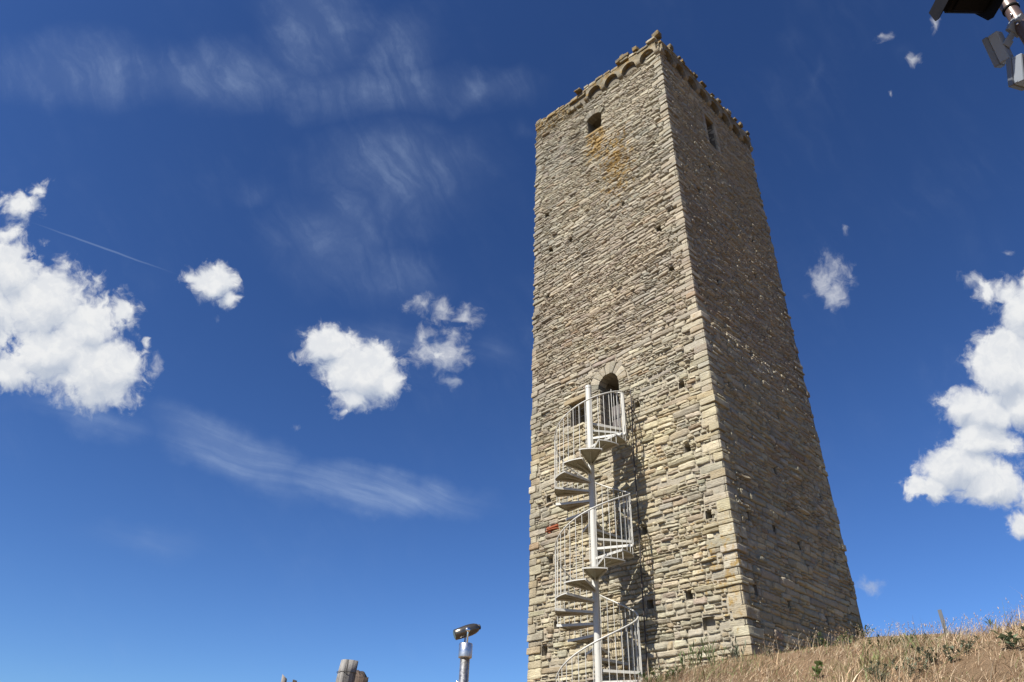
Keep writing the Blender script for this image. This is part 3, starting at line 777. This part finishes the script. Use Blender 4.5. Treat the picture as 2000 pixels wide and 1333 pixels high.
while t > THB and nb < 96:
    kk = math.floor((t-TH0)/R(30)+.5); zb = zt(TH0+kk*R(30))-.03
    mb = MB(); mb.tube([cyl(t, SR+.004, zb), cyl(t, SR, zt(t)+RH)], .0078, 7); mb.build('baluster', [PAINT], stair)
    t -= R(10); nb += 1
for i in range(3):
    y = -.62+.24*i; x = -2.44-.02*i
    mb = MB(); mb.tube([(x, y, zl-.05), (x, y, 6.52)], .0085, 7); mb.build('baluster', [PAINT], stair)
for t, x0 in ((R(40), 0), (R(54), 0)):
    mb = MB(); p = cyl(t, SR, 0); mb.box((p[0], p[1], (zt(t)-.1+zt(t)+RH)/2), (.02, .02, (RH+.1)/2), bev=.004); mb.build('newel_post', [PAINT], stair)

# ------------------------------------------------------------------ ground
def cpt(px, py, D, dz=0.0): p = at_dist(px, py, D); return (p[0], p[1], p[2]+dz-.18)
CTRL = [(0, -.15, -.14), (-1.2, -.1, -.24), (-2.4, -.1, -.70), (-2.9, -1.0, -1.75), (-1.9, -.9, -1.0), (-4.0, -.1, -1.5), (-6.2, -.1, -2.0), (-6.3, 5.9, -.2), (-3, 6.2, .7), (.15, 5.9, 1.20), (.15, 2.8, .48), (.15, 1.4, .18),
        (-.5, 8.5, 1.35), (-3, 10, .6), (2.2, 8.5, 1.1),
        cpt(1760, 1236, 16.5), cpt(1830, 1240, 14.5), cpt(1915, 1222, 13.0), cpt(2000, 1196, 12.0), cpt(2200, 1140, 11.0), cpt(2400, 1110, 10.5),
        cpt(2000, 1196, 16.0, -.30), cpt(1830, 1240, 18.5, -.22), cpt(2200, 1140, 15.5, -.6), cpt(2000, 1196, 22, -1.6), cpt(2300, 1120, 22, -3.0),
        cpt(1480, 1333, 12.6), cpt(1700, 1333, 10.2), cpt(2000, 1333, 9.2), cpt(1256, 1326, 13.4, .10), cpt(1330, 1310, 13.9, .06), cpt(1400, 1292, 14.2, .06), cpt(1180, 1333, 13.2, -.25), cpt(2200, 1333, 8.8),
        (7.5, -13.2, -4.42), (9.5, -13.2, -4.2), (6, -15.5, -4.9), (.55, -7.5, -2.45), (2.35, -10.1, -3.25), (-.55, -9.2, -3.0), (-4, -4.5, -1.9), (-9, -7, -3.6), (-10, 2, -2.2), (4.5, -8.3, -2.9), (3, -6, -2.2), (12, -8, -1.9), (14, -2, -.9)]
CP = np.array(CTRL, float); n_ = len(CP)
def tphi(r2): return np.where(r2 > 1e-12, .5*r2*np.log(np.maximum(r2, 1e-12)), 0)
_d = ((CP[:, None, :2]-CP[None, :, :2])**2).sum(-1)
_A = np.zeros((n_+3, n_+3)); _A[:n_, :n_] = tphi(_d)+np.eye(n_)*.05; _A[:n_, n_] = 1; _A[:n_, n_+1:] = CP[:, :2]; _A[n_, :n_] = 1; _A[n_+1:, :n_] = CP[:, :2].T
_w = np.linalg.solve(_A, np.concatenate([CP[:, 2], np.zeros(3)]))
def ground_z(x, y, rough=True):
    x = np.asarray(x, float); y = np.asarray(y, float); sh = np.broadcast(x, y).shape
    X = np.broadcast_to(x, sh).ravel(); Y = np.broadcast_to(y, sh).ravel(); z = np.full(len(X), _w[n_]) + _w[n_+1]*X + _w[n_+2]*Y
    for i in range(n_): z = z + _w[i]*tphi((X-CP[i, 0])**2+(Y-CP[i, 1])**2)
    r = np.hypot(X-1, Y+3); far = sstep(13, 30, r)
    z = np.clip(z, -9, 2.2)*(1-far) + far*(-6.0-.12*np.minimum(r, 160))
    if rough: z = z + .10*fbm(X*.9+40, Y*.9+40, 3)*(1-far) + .03*vnoise(X*4+9, Y*4)*(1-far)
    return z.reshape(sh)
gx = np.unique(np.concatenate([np.linspace(-900, -24, 22), np.arange(-24, 24.01, .2), np.linspace(24, 900, 22)]))
gy = np.unique(np.concatenate([np.linspace(-900, -26, 22), np.arange(-26, 22.01, .2), np.linspace(22, 900, 22)]))
GX, GY = np.meshgrid(gx, gy); GZ = ground_z(GX, GY)
m_, t_, b_ = material('dry_hillside_soil')
p_ = t_.new('ShaderNodeTexCoord').outputs['Object']
c_ = t_.mix(t_.noise(p_, 2.2, 8, .65), (.12, .08, .046), (.23, .16, .10))
c_ = t_.mix(t_.remap(t_.noise(p_, .6, 5, .6), .55, .75, 0, .5), c_, (.11, .12, .05))
c_ = t_.mix(t_.remap(t_.noise(p_, 40, 5, .7), .5, .7, 0, .6), c_, (.08, .055, .03))
t_.put(b_.inputs['Base Color'], c_); b_.inputs['Roughness'].default_value = 1.0; b_.inputs['Specular IOR Level'].default_value = .1
bump(t_, b_, t_.noise(p_, 18, 7, .7), 1, .05)
mb = MB(); idx = np.arange(GX.size).reshape(GX.shape)
mb.add(np.stack([GX, GY, GZ], -1).reshape(-1, 3), np.stack([idx[:-1, :-1], idx[:-1, 1:], idx[1:, 1:], idx[1:, :-1]], -1).reshape(-1, 4))
tag(mb.build('ground', [m_]), kind='structure')

# ------------------------------------------------------------------ dry grass
def leaf_material(name, trans=.25):
    m, t, b = material(name)
    att = t.new('ShaderNodeAttribute'); att.attribute_name = 'tint'
    t.put(b.inputs['Base Color'], att.outputs['Color']); b.inputs['Roughness'].default_value = .65; b.inputs['Specular IOR Level'].default_value = .3
    tr = t.new('ShaderNodeBsdfTranslucent'); t.put(tr.inputs[0], att.outputs['Color'])
    mx = t.new('ShaderNodeMixShader'); mx.inputs[0].default_value = trans
    o = [n for n in t.n if n.type == 'OUTPUT_MATERIAL'][0]
    t.l.new(b.outputs[0], mx.inputs[1]); t.l.new(tr.outputs[0], mx.inputs[2]); t.l.new(mx.outputs[0], o.inputs[0])
    return m
STRAW = leaf_material('grass_blades')
def outside_tower(x, y, mgn=.06): return ~((x > -WS-mgn) & (x < mgn+.10) & (y > -mgn) & (y < WE+mgn))
def blades(mb, x, y, h, wd, lean, az, col, droop=.35, seed=False):
    n = len(x); z = ground_z(x, y)-.02; b = np.stack([x, y, z], -1)
    dirv = np.stack([np.cos(az), np.sin(az), np.zeros(n)], -1)
    fa = rng.random(n)*6.28; side = np.stack([np.cos(fa), np.sin(fa), np.zeros(n)], -1)
    ts = np.array([0, .4, .75, 1.0]); wf = np.array([1.0, .85, .55, .06])
    V = []
    for t, f in zip(ts, wf):
        c = b + dirv*(lean*h*(t*(1-droop)+droop*t*t*1.6))[:, None] + np.array([0, 0, 1.0])*(h*(t-.25*lean*t*t))[:, None]
        V += [c-side*(wd*f)[:, None], c+side*(wd*f)[:, None]]
    V = np.stack(V, 1)   # n,8,3
    q = np.array([(0, 1, 3, 2), (2, 3, 5, 4), (4, 5, 7, 6)])
    F = (q[None]+(np.arange(n)*8)[:, None, None]).reshape(-1, 4)
    c4 = np.repeat(np.concatenate([col, np.ones((n, 1))], 1), 8, 0).reshape(n, 8, 4).copy()
    mb.add(V.reshape(-1, 3), F, 0, c4.reshape(-1, 4))
    if seed:
        tip = V[:, 6:8].mean(1); dr = tip-V[:, 4:6].mean(1); dr /= np.linalg.norm(dr, axis=1)[:, None]
        L = rng.uniform(.03, .07, n)[:, None]; w2 = .0045
        sd = np.cross(dr, np.array([.3, .2, .9])); sd /= np.linalg.norm(sd, axis=1)[:, None]; up2 = np.cross(sd, dr)
        S_ = np.stack([tip, tip+dr*L*.4+sd*w2, tip+dr*L*.4+up2*w2, tip+dr*L*.4-sd*w2, tip+dr*L*.4-up2*w2, tip+dr*L], 1)
        q3 = np.array([(0, 1, 2), (0, 2, 3), (0, 3, 4), (0, 4, 1), (5, 2, 1), (5, 3, 2), (5, 4, 3), (5, 1, 4)])
        mb.add(S_.reshape(-1, 3), (q3[None]+(np.arange(n)*6)[:, None, None]).reshape(-1, 3), 0, np.repeat(np.concatenate([col*1.05, np.ones((n, 1))], 1), 6, 0))
def scatter(n, a0, a1, r0, r1):
    az = R(a0)+rng.random(n)*R(a1-a0); r = np.sqrt(r0*r0+rng.random(n)*(r1*r1-r0*r0))
    x = CAM[0]+r*np.sin(az); y = CAM[1]+r*np.cos(az); k = outside_tower(x, y); return x[k], y[k]
STR = np.array([(.39, .285, .172), (.46, .35, .225), (.28, .178, .105), (.53, .43, .30), (.16, .095, .052), (.36, .242, .145)])
mb = MB()
for (n, a0, a1, r0, r1, hs, wd) in ((110000, -47, 3, 6.5, 17.0, 1.0, .0034), (26000, -47, 3, 17.0, 24.0, 1.0, .0036), (9000, -90, -47, 3, 20, 1.0, .004), (9000, 3, 60, 3, 16, 1.0, .004), (9000, -47, 3, 2, 6.5, .9, .0032)):
    x, y = scatter(n, a0, a1, r0, r1)
    cl = fbm(x*1.1+3, y*1.1+8, 3); keep = rng.random(len(x)) < np.clip(.82+cl*1.6, .18, 1); x, y, cl = x[keep], y[keep], cl[keep]
    near = np.clip(np.hypot(np.maximum(0, np.maximum(x, -6-x)), np.maximum(0, -y))/2.0, .45, 1); h = near*np.clip(rng.lognormal(math.log(.125), .48, len(x)), .04, .45)*(1+.9*np.clip(cl, -.5, .6))*hs
    az = rng.normal(.4, 1.3, len(x)); lean = np.abs(rng.normal(.85, .5, len(x)))
    c = STR[rng.integers(0, len(STR), len(x))]*rng.normal(1, .2, (len(x), 1))
    patch = vnoise(x*.8+60, y*.8+20); c = c*(1+.5*patch+.35*vnoise(x*3+7, y*3+2))[:, None]
    gr = rng.random(len(x)) < .08+.20*(vnoise(x*.7, y*.7+50) > .12)+.30*np.clip(1-np.hypot(np.maximum(0, np.maximum(x, -6-x)), np.maximum(0, -y))/1.3, 0, 1); c[gr] = np.array([.16, .20, .07])*rng.normal(1, .2, (gr.sum(), 1))
    blades(mb, x, y, h, wd*rng.lognormal(0, .4, len(x)), lean, az, np.clip(c, .02, .8))
x, y = scatter(3600, -47, 3, 6.5, 20.0)
blades(mb, x, y, rng.uniform(.18, .44, len(x)), np.full(len(x), .0018), np.abs(rng.normal(.35, .2, len(x))), rng.normal(.6, .9, len(x)), np.clip(STR[rng.integers(0, 4, len(x))]*1.05, 0, .8), seed=True)
tag(mb.build('dry_grass', [STRAW], tint=True), 'dry straw coloured grass covering the slope at the foot of the stone tower', 'grass', kind='stuff')

# ------------------------------------------------------------------ green weeds, each a plant of its own
WEED = leaf_material('weed_leaves', .3)
def march(px, py):
    d = ray(px, py); d = d/math.hypot(d[0], d[1])
    for D in np.arange(5.0, 30, .05):
        p = CAM+d*D
        if p[2] < float(ground_z(p[0], p[1])): return p
    return CAM+d*15
def leaf_quads(base, dr, L, wd, up):
    dr = dr/np.linalg.norm(dr); sd = np.cross(dr, up); sd /= np.linalg.norm(sd)+1e-9; u2 = np.cross(sd, dr)
    a = base; m = base+dr*L*.5+u2*L*.10; e = base+dr*L
    return [a, m-sd*wd, m+sd*wd, e]
def weed(px, py, label, kind, h, n, spread, col, name='weed'):
    p = march(px, py); o = empty(name, tuple(float(q) for q in p)); tag(o, label, 'weed', 'green weeds among the dry grass')
    st = MB(); lf = MB()
    for i in range(n):
        a = rng.random()*6.28; rr = spread*math.sqrt(rng.random())*.5; b = np.array([rr*math.cos(a), rr*math.sin(a), 0.0])
        b[2] = float(ground_z(p[0]+b[0], p[1]+b[1]))-p[2]-.02
        hh = h*rng.uniform(.55, 1.0); ln = rng.normal(0, .22, 2)
        ts = np.linspace(0, 1, 6); pts = [b+np.array([ln[0]*hh*t*t+math.cos(a)*spread*.3*t, ln[1]*hh*t*t+math.sin(a)*spread*.3*t, hh*t]) for t in ts]
        st.tube(pts, np.linspace(.005, .002, 6), 5, col=(*(np.array(col)*.9), 1))
        nl = {'spike': 9, 'bush': 16, 'broad': 7}[kind]
        for j in range(nl):
            t = rng.uniform(.08, 1.0); k = min(int(t*5), 4); q = pts[k]+(pts[k+1]-pts[k])*(t*5-k)
            az = rng.random()*6.28; el = {'spike': rng.uniform(.7, 1.3), 'bush': rng.uniform(-.1, 1.0), 'broad': rng.uniform(.1, .9)}[kind]
            dr = np.array([math.cos(az)*math.cos(el), math.sin(az)*math.cos(el), math.sin(el)])
            L = {'spike': rng.uniform(.08, .2), 'bush': rng.uniform(.035, .085), 'broad': rng.uniform(.07, .14)}[kind]; wd = L*{'spike': .07, 'bush': .26, 'broad': .30}[kind]
            V = leaf_quads(q, dr, L, wd, np.array([0, 0, 1.0]))
            c = np.array(col)*rng.normal(1, .2); lf.add(V, np.array([(0, 1, 2), (1, 3, 2)]), 0, (*np.clip(c, .01, .6), 1))
    st.build('stems', [WEED], o, tint=True); lf.build('foliage', [WEED], o, tint=True)
    return o
GR, GG, GD = (.09, .125, .045), (.125, .14, .09), (.105, .135, .075)
weed(1352, 1312, 'tall spiky green weed in front of the tower wall, right of the staircase foot', 'spike', .52, 14, .35, GR)
weed(1400, 1300, 'slender upright green weed against the sunlit wall, near the tower corner', 'spike', .42, 7, .25, GR)
weed(1440, 1293, 'small pale green sprig just left of the tower corner', 'spike', .32, 5, .18, GG)
weed(1515, 1282, 'dusty purplish green tuft just right of the tower corner', 'bush', .26, 7, .5, (.17, .15, .10))
weed(1560, 1268, 'feathery dark weed under the middle of the shaded wall', 'spike', .36, 6, .4, (.15, .13, .09))
weed(1625, 1262, 'lush green clump at the foot of the shaded wall', 'bush', .30, 22, .8, GR)
weed(1668, 1248, 'tallest green clump hiding the far right corner of the tower base', 'bush', .36, 20, .7, GR)
weed(1712, 1243, 'low green tuft on the skyline just right of the tower', 'bush', .22, 9, .45, GR)
weed(1760, 1330, 'broad grey green weed at the bottom edge of the slope', 'bush', .26, 20, .55, GG)
weed(1860, 1285, 'woolly grey green weed in the middle of the dry slope', 'bush', .22, 14, .5, GG)
weed(1990, 1262, 'dark broad leaved weed at the right edge of the slope', 'broad', .20, 10, .35, GD)
weed(1598, 1325, 'single broad leaved seedling among straw below the shaded wall', 'broad', .22, 4, .12, (.15, .20, .07))
weed(1700, 1312, 'sparse yellow green weed in the dry grass below the tower corner', 'spike', .26, 8, .35, (.20, .20, .08))
weed(1945, 1212, 'thin green weed standing on the crest near the right edge', 'spike', .30, 4, .15, GR)
weed(1790, 1262, 'faint green tuft on the upper slope below the metal stake', 'spike', .24, 8, .3, GR)
weed(1290, 1330, 'green weed clump beside the foot of the staircase', 'bush', .26, 14, .45, GR)

# metal stake beyond the crest
STEEL_DULL = simple('galvanised_steel', (.085, .09, .095), .6, .3, .15, 12)
p = at_dist(1842, 1228, 16.4); gz = float(ground_z(p[0], p[1])); top = at_dist(1838, 1191, 16.4)
mb = MB(); mb.box(((p[0]+top[0])/2, (p[1]+top[1])/2, (gz-.1+top[2])/2), (.034, .004, (top[2]-gz+.1)/2)); mb.box(((p[0]+top[0])/2, (p[1]+top[1])/2+.02, (gz-.1+top[2])/2), (.003, .02, (top[2]-gz+.1)/2))
tag(mb.build('metal_stake', [STEEL_DULL]), 'thin grey metal stake standing on the grassy skyline right of the tower', 'stake')

# ------------------------------------------------------------------ wooden posts at the bottom left
def wood_material(name, dark, light):
    m, t, b = material(name)
    p = t.new('ShaderNodeTexCoord').outputs['Object']
    g = t.noise(t.vmath('MULTIPLY', p, (26, 26, 2.2)), 2.0, 7, .65, .4)
    c = t.mix(t.remap(g, .3, .7), dark, light)
    ck = t.noise(t.vmath('MULTIPLY', p, (40, 40, 1.6)), 1.4, 4, .6)
    c = t.mix(t.remap(ck, .60, .68, 0, .85), c, (.03, .026, .022))
    t.put(b.inputs['Base Color'], c); b.inputs['Roughness'].default_value = .9
    bump(t, b, t.math('SUBTRACT', g, t.remap(ck, .58, .68, 0, .8)), 1.0, .01)
    return m
WOODG = wood_material('silvered_wood', (0.120, 0.112, 0.104), (0.264, 0.252, 0.232))
WOODB = wood_material('rotten_brown_wood', (.03, .019, .013), (.09, .06, .042))
def post(px, py, D, rad, lean, mat, label, slant=.0, ragged=.0, name='wooden_post', bot=1.0):
    top = at_dist(px, py, D); base = top + RT*lean[0]*1.5 + FW*np.array([1, 1, 0])*lean[1]; gz = float(ground_z(base[0], base[1]))-.15
    o = empty(name, (float(base[0]), float(base[1]), gz)); tag(o, label, 'post', 'old wooden posts at the lower left')
    L = np.array([base[0], base[1], gz]); ax = top-L; n = 26; K_ = 22; tt = np.linspace(0, 1, K_)
    u = np.cross(ax, (0, 1, .2)); u /= np.linalg.norm(u); v = np.cross(ax, u); v /= np.linalg.norm(v)
    a = np.linspace(0, 6.2832, n, endpoint=False); V = []
    for t in tt:
        rr = rad*(bot+(1-bot)*t)*(1+.07*np.sin(a*3+2*t)+.04*np.sin(a*7+5*t+1)+.05*vnoise(a*2+px, np.full(n, t*6)))
        if t == 1 and not ragged: rr = rr*.96
        extra = 0
        if t > .9: extra = (slant*np.cos(a-1.0)*rad + ragged*rad*np.sin(a*1.0+px)*.7 + ragged*rad*.22*np.sin(a*2+2) + ragged*rad*.5*vnoise(a*1.3+px, a*0+3))*(t-.9)/.1
        V.append(ax*t + rr[:, None]*(np.cos(a)[:, None]*u+np.sin(a)[:, None]*v) + (ax/np.linalg.norm(ax))[None]*np.reshape(extra, (-1, 1)) * np.ones((n, 1)))
    V = np.concatenate(V+[ax[None]*(1-.02*ragged)]); F = [(i*n+j, i*n+(j+1) % n, (i+1)*n+(j+1) % n, (i+1)*n+j) for i in range(K_-1) for j in range(n)]
    F3 = [((K_-1)*n+j, (K_-1)*n+(j+1) % n, K_*n) for j in range(n)]
    mb = MB(); mb.add(V, F+F3); mb.build('shaft', [mat], o)
    return o, ax, rad, u, v
o, ax, rad, u, v = post(683, 1291, 6.0, .066, (-.12, .0), WOODG, 'thick silvery grey wooden post leaning right with wire wound round it', slant=-.10)
mb = MB(); a = np.linspace(0, 6.4, 30); k = 1-.10/np.linalg.norm(ax)
mb.tube([ax*(k+.0008*i) + rad*1.10*(math.cos(q)*u+math.sin(q)*v) for i, q in enumerate(a)], .0022, 5)
mb.build('wire', [DARKIRON], o)
post(706, 1319, 6.25, .055, (-.05, .02), WOODB, 'rotten dark brown stump just behind the silvery grey post', ragged=.8, bot=1.1, slant=.2)
post(556, 1322, 9.0, .030, (.02, 0), wood_material('grey_brown_wood', (.12, .10, .085), (.30, .27, .24)), 'thin grey brown post with a slanted top at far lower left', slant=.8)
post(576, 1329, 9.4, .026, (.0, 0), WOODB, 'short dark round topped post right of the thin slanted one', slant=.2)

# ------------------------------------------------------------------ viewing telescope
hd = at_dist(911.5, 1233, 9.0)
gz = float(ground_z(hd[0], hd[1]))
tele = tag(empty('viewing_telescope', (float(hd[0]), float(hd[1]), gz)), 'dark bronze viewing telescope on a polished steel column at the lower edge', 'telescope')
STEEL = simple('brushed_steel', (.56, .56, .56), .36, 1.0, .08, 30)
BRONZE = simple('dark_bronze_metal', (.13, .115, .095), .32, .85, .12, 14)
CHROME = simple('chrome', (.75, .75, .75), .15, 1.0, .04, 10)
H = hd[2]-gz; mpx = 9.6/FPX
zc = H-.140
mb = MB(); mb.lathe([(.085, 0), (.085, .02), (.057, .03), (.057, zc-.15), (.0, zc-.15)], (0, 0, 0), n=28); mb.build('column', [STEEL], tele)
mb = MB(); mb.lathe([(.0, zc-.16), (.078, zc-.16), (.080, zc-.15), (.080, zc-.01), (.075, zc), (.0, zc)], (0, 0, 0), n=28); mb.build('collar', [STEEL], tele)
mb = MB(); kn = -RT*np.array([1, 1, 0])*.075 - FW*np.array([1, 1, 0])*.02; mb.lathe([(0, 0), (.012, 0), (.012, .02), (0, .024)], (kn[0]*.82, kn[1]*.82, zc-.42), axis=(kn[0], kn[1], 0), n=12); mb.build('lock_bolt', [CHROME], tele)
rx = np.array([RT[0], RT[1], 0]); rx /= np.linalg.norm(rx); fx = np.array([FW[0], FW[1], 0]); fx /= np.linalg.norm(fx)
axd = rx*math.cos(R(22))+np.array([0, 0, math.sin(R(22))]) + fx*.25; axd /= np.linalg.norm(axd)
ctr = np.array([0, 0, H])
sc = .152
prof = [(0, -1.03), (.33, -1.03), (.37, -1.0), (.40, -.98), (.43, -.4), (.45, 0), (.44, .35), (.39, .68), (.29, .92), (.16, 1.05), (.0, 1.08)]
mb = MB(); mb.lathe([(r*sc, h*sc) for r, h in prof], ctr, axis=axd, n=32); body = mb.build('scope_body', [BRONZE], tele)
mb = MB(); mb.lathe([(0, 1.0*sc), (.2*sc, 1.0*sc), (.2*sc, 1.12*sc), (.15*sc, 1.16*sc), (0, 1.14*sc)], ctr, axis=axd, n=20); mb.build('eyepiece', [DARKIRON], body)
mb = MB(); mb.lathe([(0, -1.036*sc), (.31*sc, -1.036*sc)], ctr, axis=axd, n=24); mb.build('lens', [simple('lens_glass', (.02, .02, .03), .08, 0, .1, 4)], body)
perp = np.cross(axd, (0, 0, 1)); perp /= np.linalg.norm(perp)
for sg in (-1, 1):
    mb = MB(); off = perp*sg*.074
    q0_ = ctr+off
    mb.tube([np.array([0, 0, zc-.04])+perp*sg*.04, np.array([0, 0, zc+.03])+perp*sg*.072, q0_], .011, 10)
    mb.lathe([(0, -.014), (.026, -.014), (.028, -.008), (.028, .008), (.024, .014), (0, .014)], q0_, axis=perp, n=20)
    mb.build('yoke_arm', [CHROME], tele)

# ------------------------------------------------------------------ lamp mast with floodlights, upper right
DM = 5.3
def cpoint(px, py, dep): return CAM + dep*ray(px, py)
mp = cpoint(1975, 20, DM); mx, my = float(mp[0]), float(mp[1]); gz = float(ground_z(mx, my))
mast = tag(empty('lamp_mast', (mx, my, gz)), 'brown painted metal lamp mast rising at the upper right corner', 'mast')
BROWN = simple('brown_painted_metal', (0.104, 0.070, 0.058), .38, .3, .08, 6)
GREYP = simple('grey_powder_coat', (.19, .212, .235), .55, .0, .06, 7, 0, dirt=((.12, .12, .115), .3))
BLACKP = simple('black_painted_metal', (.006, .006, .007), .7, .0, .15, 9)
for n_b in BLACKP.node_tree.nodes:
    if n_b.type == 'BSDF_PRINCIPLED': n_b.inputs['Specular IOR Level'].default_value = .08
zm = mp[2]-gz
mb = MB(); mb.tube([(0, 0, -.2), (0, 0, zm*.5), (0, 0, zm+.02)], .047, 24); mb.build('pole', [BROWN], mast)
mb = MB(); mb.tube([(0, 0, zm+.0), (0, 0, zm+.18), (0, 0, zm+.62)], .053, 24); mb.tube([(0, 0, zm-.004), (0, 0, zm+.012)], .056, 24, mat=1)
mb.build('sleeve', [BROWN, BLACKP], mast)
for zz_, aa in ((zm+.05, 0.3), (zm+.05, 2.4), (zm-.10, -1.9), (zm-.22, -1.9), (zm-.10, 1.2)):
    mb = MB(); d = np.array([math.cos(aa), math.sin(aa), 0]); mb.lathe([(0, .0), (.009, .0), (.009, .012), (.005, .016), (0, .016)], d*.046+np.array([0, 0, zz_]), axis=d, n=10)
    mb.build('bolt', [CHROME], mast)
def cbasis(v): return RT*v[0]+UP*v[1]+FW*v[2]
def floodlight(px, py, dep, A, B, C, label):
    """A long axis (down), B towards the glass, C across; given in metres from the corner nearest the viewer"""
    q = cpoint(px, py, dep); A, B, C = cbasis(A), cbasis(B), cbasis(C)
    B = B-A*(A@B)/(A@A); C = C-A*(A@C)/(A@A); C = C-B*(B@C)/(B@B)
    o = empty('floodlight', tuple(float(x) for x in q)); tag(o, label, 'floodlight', 'floodlights on the lamp mast')
    c = -A/2 - B/2 + C/2
    la, lb, lc = (np.linalg.norm(x) for x in (A, B, C)); ax_ = np.array([A/la, B/lb, C/lc])
    mb = MB(); mb.box(c+B*.17, (la/2, lb*.30, lc/2), ax_, .006); bd = mb.build('housing', [GREYP], o)
    mb = MB(); mb.box(c-B*.30, (la/2+.004, lb*.17, lc/2+.004), ax_, .006); mb.build('front_frame', [simple('dark_grey_coat', (.10, .112, .128), .5, .0, .06, 7)], bd)
    mb = MB(); mb.box(c-B*.475, (la*.42, lb*.012, lc*.42), ax_); mb.build('glass', [simple('lamp_glass', (.3, .32, .34), .1, 0, .05, 4)], bd)
    mb = MB(); mb.box(c+B*.478, (la*.40, lb*.012, lc*.36), ax_, .003); mb.build('back_cover', [GREYP], bd)
    for sa in (-.44, .44):
        mb = MB(); mb.box(c+A*sa+C*.0+B*.02+C*-.505, (la*.02, lb*.10, lc*.015), ax_); mb.build('clip', [GREYP], bd)
    return o, c, ax_, (A, B, C)
o1, c1, ax1, (A1, B1, C1) = floodlight(1973, 113, 5.15, (.062, -.223, -.05), (.051, .037, -.100), (.066, .019, .040), 'whole grey box floodlight bracketed under the brown mast')
mb = MB()
s0 = c1+B1*.5; tgt = np.array(mp)+np.array([0, 0, -.16])-np.array(o1.location); e_ = tgt-s0
mid = s0+e_*.5; al = e_/np.linalg.norm(e_); pr_ = np.cross(al, FW); pr_ /= np.linalg.norm(pr_); th_ = np.cross(al, pr_)
mb.box(s0+e_*.30, (np.linalg.norm(e_)*.32, .022, .010), np.array([al, pr_, th_]), .003)
mb.box(s0+e_*.02, (.030, .03, .02), np.array([al, pr_, th_]), .003)
mb.box(s0+e_*.74, (.055, .05, .018), np.array([pr_, al, th_]), .004)
mb.box(s0+e_*.95, (.03, .045, .055), np.array([al, pr_, th_]), .004)
mb.build('bracket', [GREYP], o1)
o2, c2, ax2, (A2, B2, C2) = floodlight(2001, 156, 5.0, (-.003, -.205, -.03), (.044, .053, -.104), (.13, .0, .06), 'grey box floodlight cut off by the right edge of the photo')
mb = MB(); s0 = c2+B2*.5; tgt = np.array(mp)+np.array([0, 0, -.45])-np.array(o2.location); e_ = tgt-s0; al = e_/np.linalg.norm(e_); pr_ = np.cross(al, FW); pr_ /= np.linalg.norm(pr_); th_ = np.cross(al, pr_)
mb.box(s0+e_*.5, (np.linalg.norm(e_)*.5, .022, .010), np.array([al, pr_, th_]), .003); mb.build('bracket', [GREYP], o2)
# black luminaire at the mast head, seen from below
lq = cpoint(1905, 5, 5.15)
lum = tag(empty('black_floodlight', tuple(float(x) for x in lq)), 'large black floodlight with side shields at the top edge, seen from below', 'floodlight', 'floodlights on the lamp mast')
def lp(px, py, dep): return cpoint(px, py, dep)-lq
hb = np.array([RT, -np.cross(RT, (0, 0, 1)) if False else np.cross((0, 0, 1), RT), (0, 0, 1)]); hb[0] = [RT[0], RT[1], 0]; hb[0] /= np.linalg.norm(hb[0]); hb[1] = np.cross((0, 0, 1), hb[0])
mb = MB(); cx_ = np.array([.02, 0, .10]) @ hb
mb.box(cx_, (.175, .13, .05), hb, .025); mb.build('housing', [BLACKP], lum)
mb = MB(); mb.box(np.array([.01, 0, .043]) @ hb, (.115, .09, .012), hb, .012); mb.build('visor', [BLACKP], lum)
th = np.linspace(0, 1, 5)
for sgx, wt in ((-1, 1.0), (1, .8)):
    x = -.215 if sgx < 0 else .115
    pl = [(-.17, .14), (-.17, -.06), (-.14, -.085), (.08, -.085), (.12, -.05), (.17, .14)] if sgx < 0 else [(-.16, .13), (-.16, -.03), (-.13, -.06), (.08, -.06), (.12, -.03), (.16, .13)]
    mb = MB(); mb.prism([np.array([x+sgx*.03*((.13-z)/.17), y, z]) @ hb for y, z in pl], hb[0]*.006); mb.build('side_shield', [BLACKP], lum)
mb = MB(); s0 = np.array([.1, .0, .16]) @ hb; tgt = np.array([mx, my, mp[2]+.30])-lq; mb.tube([s0, s0+(tgt-s0)*.5, tgt], .028, 12); mb.build('arm', [BROWN], lum)
